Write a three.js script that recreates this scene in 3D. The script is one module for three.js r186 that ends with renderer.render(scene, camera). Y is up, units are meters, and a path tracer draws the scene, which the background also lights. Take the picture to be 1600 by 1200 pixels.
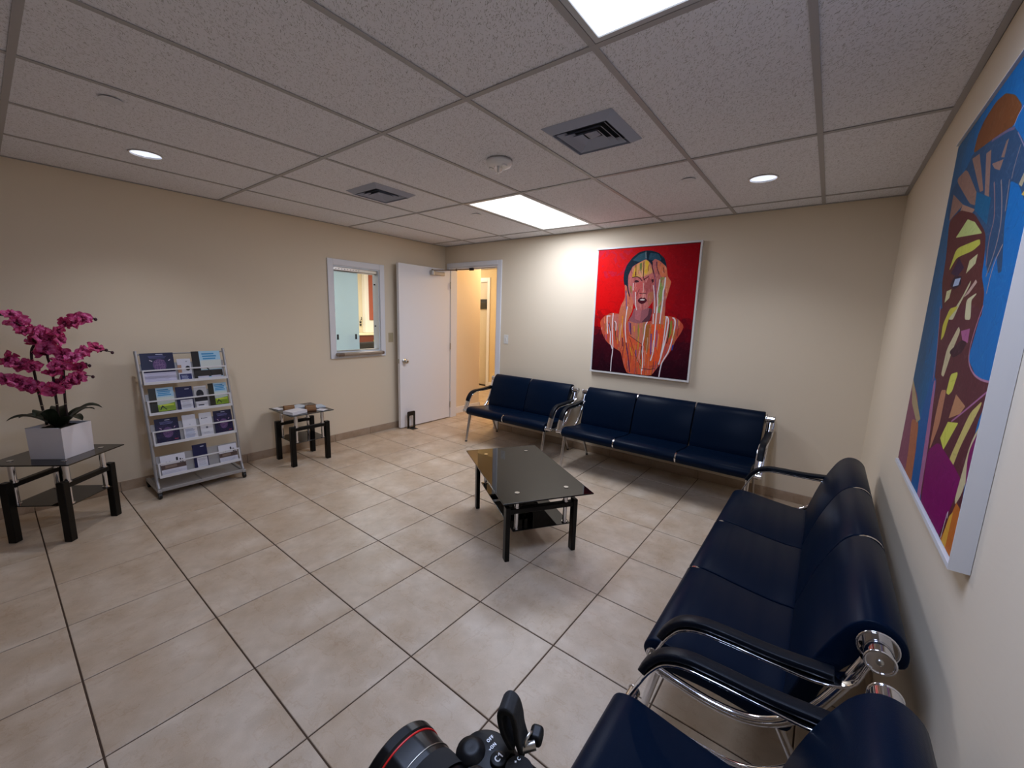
import * as THREE from 'three';
import { RoundedBoxGeometry } from 'three/addons/geometries/RoundedBoxGeometry.js';
import { mergeGeometries, toCreasedNormals } from 'three/addons/utils/BufferGeometryUtils.js';
import { RectAreaLightUniformsLib } from 'three/addons/lights/RectAreaLightUniformsLib.js';
import { FontLoader } from 'three/addons/loaders/FontLoader.js';
import { TextGeometry } from 'three/addons/geometries/TextGeometry.js';

// ------------------------------------------------------------------ camera, exposure, area lights
const scene = new THREE.Scene();
scene.background = new THREE.Color(0x000000);
const camera = new THREE.PerspectiveCamera(86.64, 4 / 3, 0.03, 40);
camera.rotation.order = 'YXZ';
camera.position.set(4.3966, 1.503, 4.1015);
camera.rotation.set(-0.1652, 0.65426, 0.03058);
const renderer = new THREE.WebGLRenderer({ antialias: true });
renderer.toneMapping = THREE.LinearToneMapping;
renderer.toneMappingExposure = 1.3;
renderer.shadowMap.enabled = true;
renderer.shadowMap.type = THREE.PCFSoftShadowMap;
RectAreaLightUniformsLib.init();

const H = 2.426, XR = 4.714, ZB = 7.2;          // ceiling height, right wall, wall behind the viewer
function panelLight(x, y, z, w, d, color, power) {
  const l = new THREE.RectAreaLight(color, power, w, d);
  l.position.set(x, y, z); l.rotation.x = -Math.PI / 2; scene.add(l); return l;
}
panelLight(2.107, H - 0.012, 0.868, 0.56, 1.16, new THREE.Color(0.86, 0.94, 1.12), 9.8);        // ceiling panel above the doorway end
panelLight(3.935, H - 0.012, 3.306, 0.56, 1.16, new THREE.Color(0.74, 0.92, 1.4), 7.0);          // ceiling panel nearest the viewer
panelLight(-1.3, H - 0.012, 0.9, 0.56, 1.16, new THREE.Color(0.95, 1.0, 1.05), 26);             // panel in the reception office
// small lamps (downlights, corridor lamp) are added by their builders below

// ------------------------------------------------------------------ helpers
let seed = 7;
const rnd = () => { seed = (seed * 1664525 + 1013904223) >>> 0; return seed / 4294967296; };
const used = {};
function numbered(name) { const n = used[name] = (used[name] ?? -1) + 1; return n ? name + '_' + String(n).padStart(3, '0') : name; }
function sh(o) { o.castShadow = true; o.receiveShadow = true; return o; }
function thing(name, label, category, pos = [0, 0, 0], turn = 0, group) {
  const o = new THREE.Group(); o.name = numbered(name); scene.add(o);
  o.position.set(...pos); o.rotation.y = turn; o.userData = { label, category };
  if (group) o.userData.group = group;
  return o;
}
function single(name, label, category, geo, mat, pos = [0, 0, 0], turn = 0, group) {
  const o = sh(new THREE.Mesh(geo, mat)); o.name = numbered(name); scene.add(o);
  o.position.set(...pos); o.rotation.y = turn; o.userData = { label, category };
  if (group) o.userData.group = group;
  return o;
}
function part(name, geo, mat, parent, pos, rot) {
  const o = sh(new THREE.Mesh(geo, mat)); o.name = name; parent.add(o);
  if (pos) o.position.set(...pos);
  if (rot) o.rotation.set(...rot);
  return o;
}
function struct(name, geo, mat, pos) {
  const o = geo ? sh(new THREE.Mesh(geo, mat)) : new THREE.Group();
  o.name = name; o.userData = { kind: 'structure' }; scene.add(o);
  if (pos) o.position.set(...pos);
  return o;
}
const box = (w, h, d, x = 0, y = 0, z = 0) => new THREE.BoxGeometry(w, h, d).translate(x, y, z);
const span = (x0, x1, y0, y1, z0, z1) => box(x1 - x0, y1 - y0, z1 - z0, (x0 + x1) / 2, (y0 + y1) / 2, (z0 + z1) / 2);
const rbox = (w, h, d, r = 0.004, x = 0, y = 0, z = 0, s = 2) => new RoundedBoxGeometry(w, h, d, s, r).translate(x, y, z);
const rspan = (x0, x1, y0, y1, z0, z1, r = 0.004) => rbox(x1 - x0, y1 - y0, z1 - z0, r, (x0 + x1) / 2, (y0 + y1) / 2, (z0 + z1) / 2);
const cyl = (r, h, x = 0, y = 0, z = 0, n = 20, r2 = r) => new THREE.CylinderGeometry(r2, r, h, n).translate(x, y, z);
const V3 = (a) => new THREE.Vector3(...a);
function tube(pts, r, n = 24, seg = 10) { return new THREE.TubeGeometry(new THREE.CatmullRomCurve3(pts.map(V3), false, 'centripetal'), n, r, seg); }
function bar(a, b, r1, r2 = r1, n = 14) {       // tapered round bar between two points
  const A = V3(a), B = V3(b), d = B.clone().sub(A), L = d.length();
  const g = new THREE.CylinderGeometry(r2, r1, L, n);
  g.applyQuaternion(new THREE.Quaternion().setFromUnitVectors(new THREE.Vector3(0, 1, 0), d.normalize()));
  return g.translate((A.x + B.x) / 2, (A.y + B.y) / 2, (A.z + B.z) / 2);
}
function merge(list) { return mergeGeometries(list.map((g) => (g.index ? g.toNonIndexed() : g)).map((g) => { for (const k of Object.keys(g.attributes)) if (!['position', 'normal', 'uv'].includes(k)) g.deleteAttribute(k); return g; })); }
// profile in the (z, y) plane, extruded along x over width w (centred), with rounded ends
function profileX(pts, w, bevel = 0.005, smooth = true, seg = 48) {
  let s;
  if (smooth) {
    const c = new THREE.CatmullRomCurve3(pts.map(([z, y]) => new THREE.Vector3(z, y, 0)), true, 'centripetal');
    s = new THREE.Shape(c.getPoints(seg).slice(0, -1).map((p) => new THREE.Vector2(p.x, p.y)));
  } else s = new THREE.Shape(pts.map(([z, y]) => new THREE.Vector2(z, y)));
  const g = new THREE.ExtrudeGeometry(s, { depth: w - 2 * bevel, bevelEnabled: bevel > 0, bevelThickness: bevel, bevelSize: bevel, bevelOffset: -bevel, bevelSegments: 3, curveSegments: 8 });
  g.translate(0, 0, -(w - 2 * bevel) / 2);
  g.rotateY(-Math.PI / 2);                        // (z, y, depth) -> x = -depth, z = first coordinate
  return toCreasedNormals(g, 0.6);
}
// flat band of width w following a path in the (z, y) plane, lying across x
function ribbon(path, w, t, off = 0, bevel = 0.002, n = 30) {
  const c = new THREE.CatmullRomCurve3(path.map(([z, y]) => new THREE.Vector3(z, y, 0)), false, 'centripetal');
  const P = c.getPoints(n), out = [], inn = [];
  for (let i = 0; i <= n; i++) {
    const d = P[Math.min(n, i + 1)].clone().sub(P[Math.max(0, i - 1)]).normalize();
    const nx = d.y, ny = -d.x;
    out.push([P[i].x + nx * (off + t / 2), P[i].y + ny * (off + t / 2)]);
    inn.push([P[i].x + nx * (off - t / 2), P[i].y + ny * (off - t / 2)]);
  }
  return profileX([...out, ...inn.reverse()], w, bevel, false);
}
// ------------------------------------------------------------------ noise and textures
const hash = (x, y, s) => { let h = (x * 374761393 + y * 668265263 + s * 1274126177) | 0; h = Math.imul(h ^ (h >>> 13), 1274126177); return ((h ^ (h >>> 16)) >>> 0) / 4294967296; };
function vnoise(x, y, s) {
  const i = Math.floor(x), j = Math.floor(y), u = x - i, v = y - j, a = u * u * (3 - 2 * u), b = v * v * (3 - 2 * v);
  return (hash(i, j, s) * (1 - a) + hash(i + 1, j, s) * a) * (1 - b) + (hash(i, j + 1, s) * (1 - a) + hash(i + 1, j + 1, s) * a) * b;
}
function fbm(x, y, s, o = 4) { let t = 0, a = 0.5, f = 1; for (let k = 0; k < o; k++) { t += a * vnoise(x * f, y * f, s + k * 17); a *= 0.5; f *= 2.03; } return t / (1 - 0.5 ** o); }
function dataTex(w, h, fn, srgb = true) {
  const d = new Uint8Array(w * h * 4);
  for (let j = 0; j < h; j++) for (let i = 0; i < w; i++) { const c = fn(i / w, j / h, i, j), k = (j * w + i) * 4; d[k] = c[0]; d[k + 1] = c[1]; d[k + 2] = c[2]; d[k + 3] = 255; }
  const t = new THREE.DataTexture(d, w, h); t.magFilter = THREE.LinearFilter; t.minFilter = THREE.LinearMipmapLinearFilter; t.generateMipmaps = true;
  t.wrapS = t.wrapT = THREE.RepeatWrapping; if (srgb) t.colorSpace = THREE.SRGBColorSpace; t.needsUpdate = true; return t;
}
function canvasTex(w, h, draw) {
  const c = document.createElement('canvas'); c.width = w; c.height = h; draw(c.getContext('2d'), w, h);
  const t = new THREE.CanvasTexture(c); t.colorSpace = THREE.SRGBColorSpace; t.anisotropy = 8; return t;
}
const mat = (color, roughness = 0.6, o = {}) => new THREE.MeshStandardMaterial({ color, roughness, metalness: 0, ...o });
const phys = (color, roughness, o = {}) => new THREE.MeshPhysicalMaterial({ color, roughness, metalness: 0, ...o });

const wallBump = dataTex(256, 256, (u, v, i, j) => { const n = 128 + 90 * (fbm(i / 3, j / 3, 3, 3) - 0.5) + 50 * (hash(i, j, 9) - 0.5); return [n, n, n]; }, false);
wallBump.repeat.set(3, 3);
const M = {
  wall: mat('#e5d6be', 0.72, { bumpMap: wallBump, bumpScale: 0.0006 }),
  trimWhite: mat('#e7e8ed', 0.42),
  doorWhite: mat('#eeeef2', 0.4),
  grout: mat('#4d3a2b', 0.9),
  tee: mat('#aaa7a7', 0.5),
  slab: mat('#8c8780', 0.9),
  chrome: mat('#d9d9dc', 0.09, { metalness: 1 }),
  satin: mat('#b8b4ac', 0.3, { metalness: 1 }),
  closer: mat('#b9b6b0', 0.4, { metalness: 0.35 }),
  glassBlack: phys('#050506', 0.03),
  lacquer: phys('#030303', 0.34, { specularIntensity: 0.5 }),
  blackPlastic: mat('#0a0a0b', 0.45),
  rackGrey: mat('#a6a4a4', 0.38, { metalness: 0.35 }),
  rackWhite: mat('#d4d3d6', 0.4),
  frameWhite: mat('#dedcda', 0.5),
  black: mat('#0b0b12', 0.6),
  potWhite: mat('#dedbe0', 0.4),
  switchBeige: mat('#b9a988', 0.45),
  switchWhite: mat('#e4e2dc', 0.4),
  plasticWhite: mat('#efedec', 0.45),
};
const grainBump = dataTex(256, 256, (u, v, i, j) => { const n = 120 + 120 * (fbm(i / 4, j / 4, 21, 2) - 0.5) + 40 * (hash(i, j, 5) - 0.5); return [n, n, n]; }, false);
grainBump.repeat.set(9, 9);
M.leather = phys('#041327', 0.37, { bumpMap: grainBump, bumpScale: 0.0003, specularIntensity: 0.16 });
M.armPad = phys('#070d17', 0.42, { specularIntensity: 0.35, bumpMap: grainBump, bumpScale: 0.0003 });

// ceramic floor tile, four variants of mottled beige stone print
const TS = 0.45744;
function tileTexture(s) {
  return dataTex(384, 384, (u, v, i, j) => {
    const big = fbm(u * 3 + s * 7.3, v * 3, s * 31, 4), mid = fbm(u * 9 + 5, v * 9 + s, s * 53 + 4, 4), vein = Math.abs(fbm(u * 5, v * 5 + 3 * mid, s * 77 + 9, 4) - 0.5);
    const fine = hash(i, j, s) - 0.5;
    let r = 199, g = 180, b = 158;
    const k = (big - 0.5) * 2; r += 14 * k; g += 18 * k; b += 22 * k;
    const q = (mid - 0.5) * 22; r += q; g += q; b += q;
    if (vein < 0.035) { const w = (0.035 - vein) / 0.035; r -= 7 * w; g -= 10 * w; b -= 12 * w; }
    const pit = vnoise(i / 2.2, j / 2.2, s * 3 + 91) > 0.95 ? 14 : 0;
    r += fine * 9 - pit; g += fine * 9 - pit; b += fine * 9 - pit;
    return [r, g, b];
  });
}
M.floorTiles = [1, 2, 3, 4].map((s) => mat('#ffffff', 0.4, { map: tileTexture(s) }));
M.skirting = [1, 2].map((s) => mat('#ded6cf', 0.42, { map: M.floorTiles[s].map }));
// mineral fibre ceiling tile with worm-hole fissures (2048 px over 1.2 m, wrapped by repeat)
function fissured(draw0) {
  return canvasTex(1024, 2048, (g, w, h) => {
    g.fillStyle = draw0 ? '#ffffff' : '#ececf2'; g.fillRect(0, 0, w, h); seed = 99;
    for (let k = 0; k < 9000; k++) {
      const x = rnd() * w, y = rnd() * h, a = rnd() * 0.9 + 0.35, L = 2 + rnd() * rnd() * 26, t = 0.8 + rnd() * 1.8;
      const q = rnd();
      g.strokeStyle = draw0 ? '#000000' : (q < 0.35 ? '#95928f' : '#b6b3b1');
      g.lineWidth = L < 6 ? t * 1.2 : t; g.lineCap = 'round'; g.beginPath(); g.moveTo(x, y);
      const b = a + (rnd() - 0.5) * 1.6; g.quadraticCurveTo(x + Math.cos(a) * L * 0.5, y + Math.sin(a) * L * 0.5, x + Math.cos(a) * L * 0.5 + Math.cos(b) * L * 0.5, y + Math.sin(a) * L * 0.5 + Math.sin(b) * L * 0.5); g.stroke();
    }
    for (let k = 0; k < 16000; k++) { g.fillStyle = draw0 ? '#777777' : '#c6c4c4'; g.fillRect(rnd() * w, rnd() * h, 1.5, 1.5); }
  });
}
const fisMap = fissured(false), fisBump = fissured(true); fisBump.colorSpace = THREE.NoColorSpace;
for (const t of [fisMap, fisBump]) { t.wrapS = t.wrapT = THREE.RepeatWrapping; }
M.ceilTile = mat('#ffffff', 0.9, { map: fisMap, bumpMap: fisBump, bumpScale: 0.0012 });

// ------------------------------------------------------------------ floor
const xs = [0], zs = [0];
for (let i = -3; i <= 6; i++) xs.push(1.7335 + TS * i);
xs.push(XR);
for (let j = -1; j <= 13; j++) zs.push(0.8084 + TS * j);
zs.push(ZB);
const floor = struct('floor', span(-0.12, XR + 0.12, -0.12, -0.0035, 0, ZB + 0.12), M.grout);
const tileCache = {};
function tileGeo(w, d) {
  const key = w.toFixed(3) + '_' + d.toFixed(3);
  if (tileCache[key]) return tileCache[key];
  const g = 0.003, b = 0.0018, a = w / 2 - g, c = d / 2 - g, a2 = a - b, c2 = c - b, pos = [], uv = [], idx = [];
  const put = (x, y, z) => { pos.push(x, y, z); uv.push(0.5 + x / TS, 0.5 + z / TS); };
  for (const [p, q, y] of [[a2, c2, 0], [a, c, -0.0016], [a, c, -0.008]]) { put(-p, y, -q); put(p, y, -q); put(p, y, q); put(-p, y, q); }
  idx.push(0, 2, 1, 0, 3, 2);
  for (const r of [0, 4]) for (let k = 0; k < 4; k++) { const n = (k + 1) % 4; idx.push(r + k, r + n, r + 4 + n, r + k, r + 4 + n, r + 4 + k); }
  let geo = new THREE.BufferGeometry();
  geo.setAttribute('position', new THREE.Float32BufferAttribute(pos, 3)); geo.setAttribute('uv', new THREE.Float32BufferAttribute(uv, 2)); geo.setIndex(idx);
  geo = geo.toNonIndexed(); geo.computeVertexNormals();
  return (tileCache[key] = geo);
}
function layTiles(parent, X, Z, s) {
  seed = s;
  for (let i = 0; i + 1 < X.length; i++) for (let j = 0; j + 1 < Z.length; j++) {
    const w = X[i + 1] - X[i], d = Z[j + 1] - Z[j]; if (w < 0.03 || d < 0.03) continue;
    const full = Math.abs(w - d) < 0.001;
    const t = part('floor_tile', tileGeo(w, d), M.floorTiles[Math.floor(rnd() * 4)], parent, [(X[i] + X[i + 1]) / 2, (rnd() - 0.5) * 0.0006, (Z[j] + Z[j + 1]) / 2]);
    if (full) t.rotation.y = Math.floor(rnd() * 4) * Math.PI / 2;
  }
}
layTiles(floor, xs, zs, 11);
const floor2 = struct('floor_corridor', span(-3.12, 2.12, -0.12, -0.0035, -3.6, 0), M.grout);
const cx = [], cz = []; for (let i = -10; i <= 0; i++) cx.push(1.7335 + TS * i); for (let j = -7; j <= -2; j++) cz.push(0.8084 + TS * j); cz.push(0);
layTiles(floor2, cx, cz, 23);
struct('floor_reception', span(-2.72, -0.12, -0.12, 0, 0, ZB), mat('#9a8c7c', 0.6));

// ------------------------------------------------------------------ walls
function wallShape(outline, holes, depth) {
  const s = new THREE.Shape(outline.map(([x, y]) => new THREE.Vector2(x, y)));
  for (const h of holes) s.holes.push(new THREE.Path(h.map(([x, y]) => new THREE.Vector2(x, y))));
  return new THREE.ExtrudeGeometry(s, { depth, bevelEnabled: false });
}
const WT = 2.75;                                   // walls rise above the hung ceiling
const WZ0 = 1.082, WZ1 = 1.668, WY0 = 1.03, WY1 = 2.0;   // reception window opening
const lg = wallShape([[-0.75, 0], [ZB, 0], [ZB, WT], [-0.75, WT]], [[[WZ0, WY0], [WZ0, WY1], [WZ1, WY1], [WZ1, WY0]]], 0.12); lg.rotateY(-Math.PI / 2);
struct('wall_left', lg, M.wall);
const DX0 = 0.105, DX1 = 0.972, DY = 2.14;             // doorway in the back wall
struct('wall_back', wallShape([[0, 0], [DX0, 0], [DX0, DY], [DX1, DY], [DX1, 0], [XR + 0.12, 0], [XR + 0.12, WT], [0, WT]], [], 0.12), M.wall, [0, 0, -0.12]);
struct('wall_right', span(XR, XR + 0.12, 0, WT, 0, ZB + 0.12), M.wall);
struct('wall_behind', span(-0.12, XR, 0, WT, ZB, ZB + 0.12), M.wall);
// corridor and reception shells seen through the openings
const corridorCream = mat('#dcc9a0', 0.7, { bumpMap: wallBump, bumpScale: 0.0005 });
const CZ = -2.42, FX0 = -2.12, FX1 = -1.31;
struct('wall_corridor_far', wallShape([[-3.12, 0], [FX0, 0], [FX0, 2.2], [FX1, 2.2], [FX1, 0], [2.12, 0], [2.12, WT], [-3.12, WT]], [], 0.12), corridorCream, [0, 0, CZ - 0.12]);
struct('wall_corridor_right', span(2.0, 2.12, 0, WT, CZ, -0.12), corridorCream);
struct('wall_corridor_left', span(-3.12, -3.0, 0, WT, CZ, -0.75), corridorCream);
struct('wall_reception_back', span(-3.0, -0.12, 0, WT, -0.75, -0.64), M.wall);
const recWall = mat('#d8c7a2', 0.7);
struct('wall_reception_far', span(-2.72, -2.6, 0, WT, -0.64, ZB), recWall);
struct('wall_reception_end', span(-2.6, -0.12, 0, WT, ZB, ZB + 0.12), recWall);

// ------------------------------------------------------------------ ceiling: slab, tiles, tees
const ceiling = struct('ceiling', span(-3.12, XR + 0.12, WT, WT + 0.12, -3.7, ZB + 0.12), M.slab);
const TX = [0]; for (let i = 1; i <= 7; i++) TX.push(-0.0272 + 0.6096 * i); TX.push(XR);
const TZ = [0]; for (let k = -1; k <= 4; k++) TZ.push(1.4773 + 1.2192 * k); TZ.push(ZB);
const lightCells = { '3_1': 1, '6_3': 1 }, canCells = { '1_3': 0.045, '6_1': 0.03 }, ventCells = { '2_2': [-0.03, -0.037], '5_2': [-0.01, -0.002] };   // cells (column_row) with a panel, or with a can light
function ceilTileGeo(w, d, hole, duct) {
  const a = w / 2 - 0.004, b = d / 2 - 0.004, s = new THREE.Shape([[-a, -b], [a, -b], [a, b], [-a, b]].map(([x, y]) => new THREE.Vector2(x, y)));
  if (hole !== undefined) { const p = new THREE.Path(); p.absarc(0, -hole, 0.078, 0, Math.PI * 2, true); s.holes.push(p); }
  if (duct) { const p = new THREE.Path(), [u, v] = [duct[0], -duct[1]], q = 0.142; p.moveTo(u - q, v - q); p.lineTo(u - q, v + q); p.lineTo(u + q, v + q); p.lineTo(u + q, v - q); p.closePath(); s.holes.push(p); }
  const g = new THREE.ExtrudeGeometry(s, { depth: 0.014, bevelEnabled: false, curveSegments: 20 });
  const uv = g.attributes.uv, p = g.attributes.position; for (let i = 0; i < uv.count; i++) uv.setXY(i, (p.getX(i) + a) / 0.6, (p.getY(i) + b) / 1.2);
  g.rotateX(-Math.PI / 2); return g;              // shape y -> -z, thickness upwards
}
const ceilCache = {};
for (let i = 0; i + 1 < TX.length; i++) for (let j = 0; j + 1 < TZ.length; j++) {
  const id = i + '_' + j; if (lightCells[id]) continue;
  const w = TX[i + 1] - TX[i], d = TZ[j + 1] - TZ[j], h = canCells[id], duct = ventCells[id], key = w.toFixed(3) + d.toFixed(3) + (h ?? '') + (duct ?? '');
  const g = ceilCache[key] ??= ceilTileGeo(w, d, h, duct);
  const t = part('ceiling_tile', g, M.ceilTile, ceiling, [(TX[i] + TX[i + 1]) / 2, H + 0.004 + rnd() * 0.001, (TZ[j] + TZ[j + 1]) / 2]);
  if (h === undefined && !duct && rnd() < 0.5) t.rotation.y = Math.PI;
}
const teeGeo = (w, l, alongX) => alongX ? merge([box(l, 0.003, w, 0, 0.0015, 0), box(l, 0.03, 0.003, 0, 0.018, 0)]) : merge([box(w, 0.003, l, 0, 0.0015, 0), box(0.003, 0.03, l, 0, 0.018, 0)]);
for (let i = 1; i < TX.length - 1; i++) for (let j = 0; j + 1 < TZ.length; j++) { const l = TZ[j + 1] - TZ[j] - 0.024; if (l > 0.02) part('cross_tee', teeGeo(0.024, l, false), M.tee, ceiling, [TX[i], H + 0.0004, (TZ[j] + TZ[j + 1]) / 2]); }
for (let j = 1; j < TZ.length - 1; j++) part('main_tee', teeGeo(0.024, XR - 0.04, true), M.tee, ceiling, [XR / 2, H, TZ[j]]);
struct('trim_1', merge([span(0.001, 0.022, H, H + 0.003, 0.001, ZB - 0.001), span(0.0005, 0.0025, H, H + 0.025, 0.001, ZB)]), M.tee);
struct('trim_2', merge([span(0.022, XR - 0.022, H, H + 0.003, 0.001, 0.022), span(0.001, XR, H, H + 0.025, 0.0005, 0.0025)]), M.tee);
struct('trim_3', merge([span(XR - 0.022, XR - 0.001, H, H + 0.003, 0.001, ZB - 0.001), span(XR - 0.0025, XR - 0.0005, H, H + 0.025, 0.001, ZB)]), M.tee);
struct('ceiling_corridor', span(-3.0, 2.0, H, H + 0.05, CZ, -0.12), mat('#d8d2c8', 0.9));
struct('ceiling_reception', span(-2.6, -0.12, H, H + 0.05, -0.64, ZB), mat('#d8d2c8', 0.9));

// tiled skirting: single pieces with joints
function skirting(name, horizontal, joints, fixed, facing) {
  const h = 0.082, root = struct(name);
  const kids = joints.slice(0, -1).map((a, k) => {
    const L = joints[k + 1] - a - 0.003, mid = (a + joints[k + 1]) / 2; if (L < 0.02) return;
    const g = rbox(horizontal ? L : 0.01, h, horizontal ? 0.01 : L, 0.0025, 0, h / 2, 0);
    const p = g.attributes.position, uv = g.attributes.uv; for (let i = 0; i < uv.count; i++) uv.setXY(i, ((horizontal ? p.getX(i) : p.getZ(i)) + L / 2) / TS, p.getY(i) / TS + 0.2 * (k % 4));
    part('skirting_tile', g, M.skirting[k % 2], root, horizontal ? [mid, 0.0005, fixed + facing * 0.0055] : [fixed + facing * 0.0055, 0.0005, mid]);
  });
  return root;
}
skirting('baseboard_left', false, zs.map((z, k) => (k === 0 ? 0.012 : z)), 0, 1);
skirting('baseboard_back', true, [1.06, ...xs.filter((x) => x > 1.1)], 0, 1);
skirting('baseboard_right', false, zs.map((z, k) => (k === 0 ? 0.012 : z)), XR, -1);
// white timber skirting in the corridor
struct('baseboard_corridor', merge([rspan(0.0005, 0.014, 0, 0.1, -0.762, -0.135, 0.003), rspan(-3, 0.014, 0, 0.1, -0.764, -0.7505, 0.003), rspan(FX1 + 0.07, 2, 0, 0.1, CZ + 0.0005, CZ + 0.014, 0.003)]), M.trimWhite);

// ------------------------------------------------------------------ ceiling fittings
M.diffuser = new THREE.MeshStandardMaterial({ color: '#f4f4f4', roughness: 0.5, emissive: '#ffffff', emissiveIntensity: 1.25 });
M.diffuserCool = new THREE.MeshStandardMaterial({ color: '#f4f4f4', roughness: 0.5, emissive: '#e9f1ff', emissiveIntensity: 1.05 });
M.fitting = mat('#c3c5c8', 0.35, { metalness: 0.2 });
M.insect = mat('#5d5a52', 0.8);
function ceilingPanel(x, z, m, label) {
  const t = thing('ceiling_light_panel', label, 'ceiling light', [x, H, z]);
  const w = 0.58, d = 1.19;
  part('frame', merge([box(w, 0.012, 0.02, 0, 0.007, -d / 2 + 0.01), box(w, 0.012, 0.02, 0, 0.007, d / 2 - 0.01), box(0.02, 0.012, d - 0.04, -w / 2 + 0.01, 0.007, 0), box(0.02, 0.012, d - 0.04, w / 2 - 0.01, 0.007, 0)]), M.fitting, t);
  part('diffuser', box(w - 0.042, 0.004, d - 0.042, 0, 0.007, 0), m, t);
  part('housing', merge([box(w, 0.004, d, 0, 0.07, 0), box(w, 0.055, 0.004, 0, 0.042, -d / 2), box(w, 0.055, 0.004, 0, 0.042, d / 2), box(0.004, 0.055, d, -w / 2, 0.042, 0), box(0.004, 0.055, d, w / 2, 0.042, 0)]), M.fitting, t);
  return t;
}
ceilingPanel(2.107, 0.868, M.diffuser, 'long fluorescent ceiling panel glowing white in front of the red portrait');
const nearPanel = ceilingPanel(3.935, 3.306, M.diffuserCool, 'fluorescent ceiling panel cut by the top edge of the photo, with specks on its diffuser');
for (const [a, b, s] of [[-0.02, 0.47, 0.012], [0.03, 0.4, 0.014], [-0.03, 0.36, 0.011]]) part('dead_insect', new THREE.SphereGeometry(s, 8, 6).scale(1.4, 0.08, 0.7), M.insect, nearPanel, [a, 0.0042, -b]);
// reception panel, seen only by its light
{ const t = thing('ceiling_light_panel', 'fluorescent ceiling panel inside the reception office behind the frosted window', 'ceiling light', [-1.3, H, 0.9]);
  part('diffuser', box(0.56, 0.004, 1.16, 0, -0.004, 0), M.diffuser, t); }

M.bulb = new THREE.MeshStandardMaterial({ color: '#ffffff', emissive: '#dde6f8', emissiveIntensity: 0.62, roughness: 0.4 });
M.reflector = mat('#e6e8ee', 0.22, { metalness: 0.6 });
function downlight(x, z, label) {
  const t = thing('recessed_downlight', label, 'downlight', [x, H, z]);
  part('trim_ring', new THREE.LatheGeometry([[0.076, 0.004], [0.076, -0.001], [0.079, -0.0025], [0.084, -0.002], [0.085, 0.001], [0.078, 0.002]].map(([a, b]) => new THREE.Vector2(a, b)), 36), M.plasticWhite, t);
  part('reflector', new THREE.LatheGeometry([[0.076, 0.0], [0.073, 0.02], [0.064, 0.05], [0.05, 0.075], [0.0, 0.082]].map(([a, b]) => new THREE.Vector2(a, b)), 36), M.reflector, t);
  part('lens', new THREE.LatheGeometry([[0.0742, 0.008], [0.069, 0.022], [0.052, 0.036], [0.026, 0.044], [0, 0.046]].map(([a, b]) => new THREE.Vector2(a, b)), 36), M.bulb, t);
  const l = new THREE.SpotLight(0xeef2ff, 1.6, 0, 1.05, 0.9, 2); l.position.set(x, H + 0.012, z); l.target.position.set(x, 0, z); l.shadow.radius = 1.4; scene.add(l, l.target);
  return t;
}
downlight(TX[1] / 2 + TX[2] / 2, (TZ[3] + TZ[4]) / 2 + 0.045, 'round recessed downlight in the ceiling above the brochure rack wall');
downlight(TX[6] / 2 + TX[7] / 2, (TZ[1] + TZ[2]) / 2 + 0.03, 'round recessed downlight in the ceiling near the corner of back and right walls');

M.vent = mat('#a8aec0', 0.5);
M.galvanised = mat('#8f9399', 0.5, { metalness: 0.5 });
function diffuserVent(x, z, label) {
  const t = thing('air_vent', label, 'air vent', [x, H, z]);
  const S = 0.19;
  const ring = (r0, y0, r1, y1) => {              // four sloping blades between two square outlines, with thickness
    const g = new THREE.CylinderGeometry(r0 * Math.SQRT2, r1 * Math.SQRT2, y0 - y1, 4, 1, true); g.rotateY(Math.PI / 4); g.translate(0, (y0 + y1) / 2, 0);
    const k = g.clone(); k.scale(0.985, 1, 0.985); k.translate(0, 0.0015, 0); const ix = k.index.array; for (let i = 0; i < ix.length; i += 3) { const q = ix[i]; ix[i] = ix[i + 1]; ix[i + 1] = q; }
    const out = merge([g, k]); out.computeVertexNormals(); return out;
  };
  part('frame', merge([ring(S, 0.004, 0.148, -0.022), ring(0.148, -0.0215, 0.1475, 0.002)]), M.vent, t);
  for (const [r0, y0, r1, y1] of [[0.106, 0.002, 0.132, -0.019], [0.074, 0.002, 0.102, -0.019], [0.042, 0.002, 0.07, -0.019]]) part('louver_ring', ring(r0, y0, r1, y1), M.vent, t);
  part('centre_cone', (() => { const g = new THREE.CylinderGeometry(0.034 * Math.SQRT2, 0.004 * Math.SQRT2, 0.02, 4); g.rotateY(Math.PI / 4); return g.translate(0, -0.006, 0); })(), M.vent, t);
  part('duct', merge([span(-0.14, 0.14, 0.005, 0.26, -0.14, -0.138), span(-0.14, 0.14, 0.005, 0.26, 0.138, 0.14), span(-0.14, -0.138, 0.005, 0.26, -0.138, 0.138), span(0.138, 0.14, 0.005, 0.26, -0.138, 0.138), span(-0.14, 0.14, 0.26, 0.262, -0.14, 0.14)]), M.galvanised, t);
  return t;
}
diffuserVent((TX[2] + TX[3]) / 2 - 0.03, 2.05, 'smaller-looking square ceiling air diffuser on the side of the reception window');
diffuserVent((TX[5] + TX[6]) / 2 - 0.01, 2.085, 'large-looking square ceiling air diffuser between the two light panels');

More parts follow.
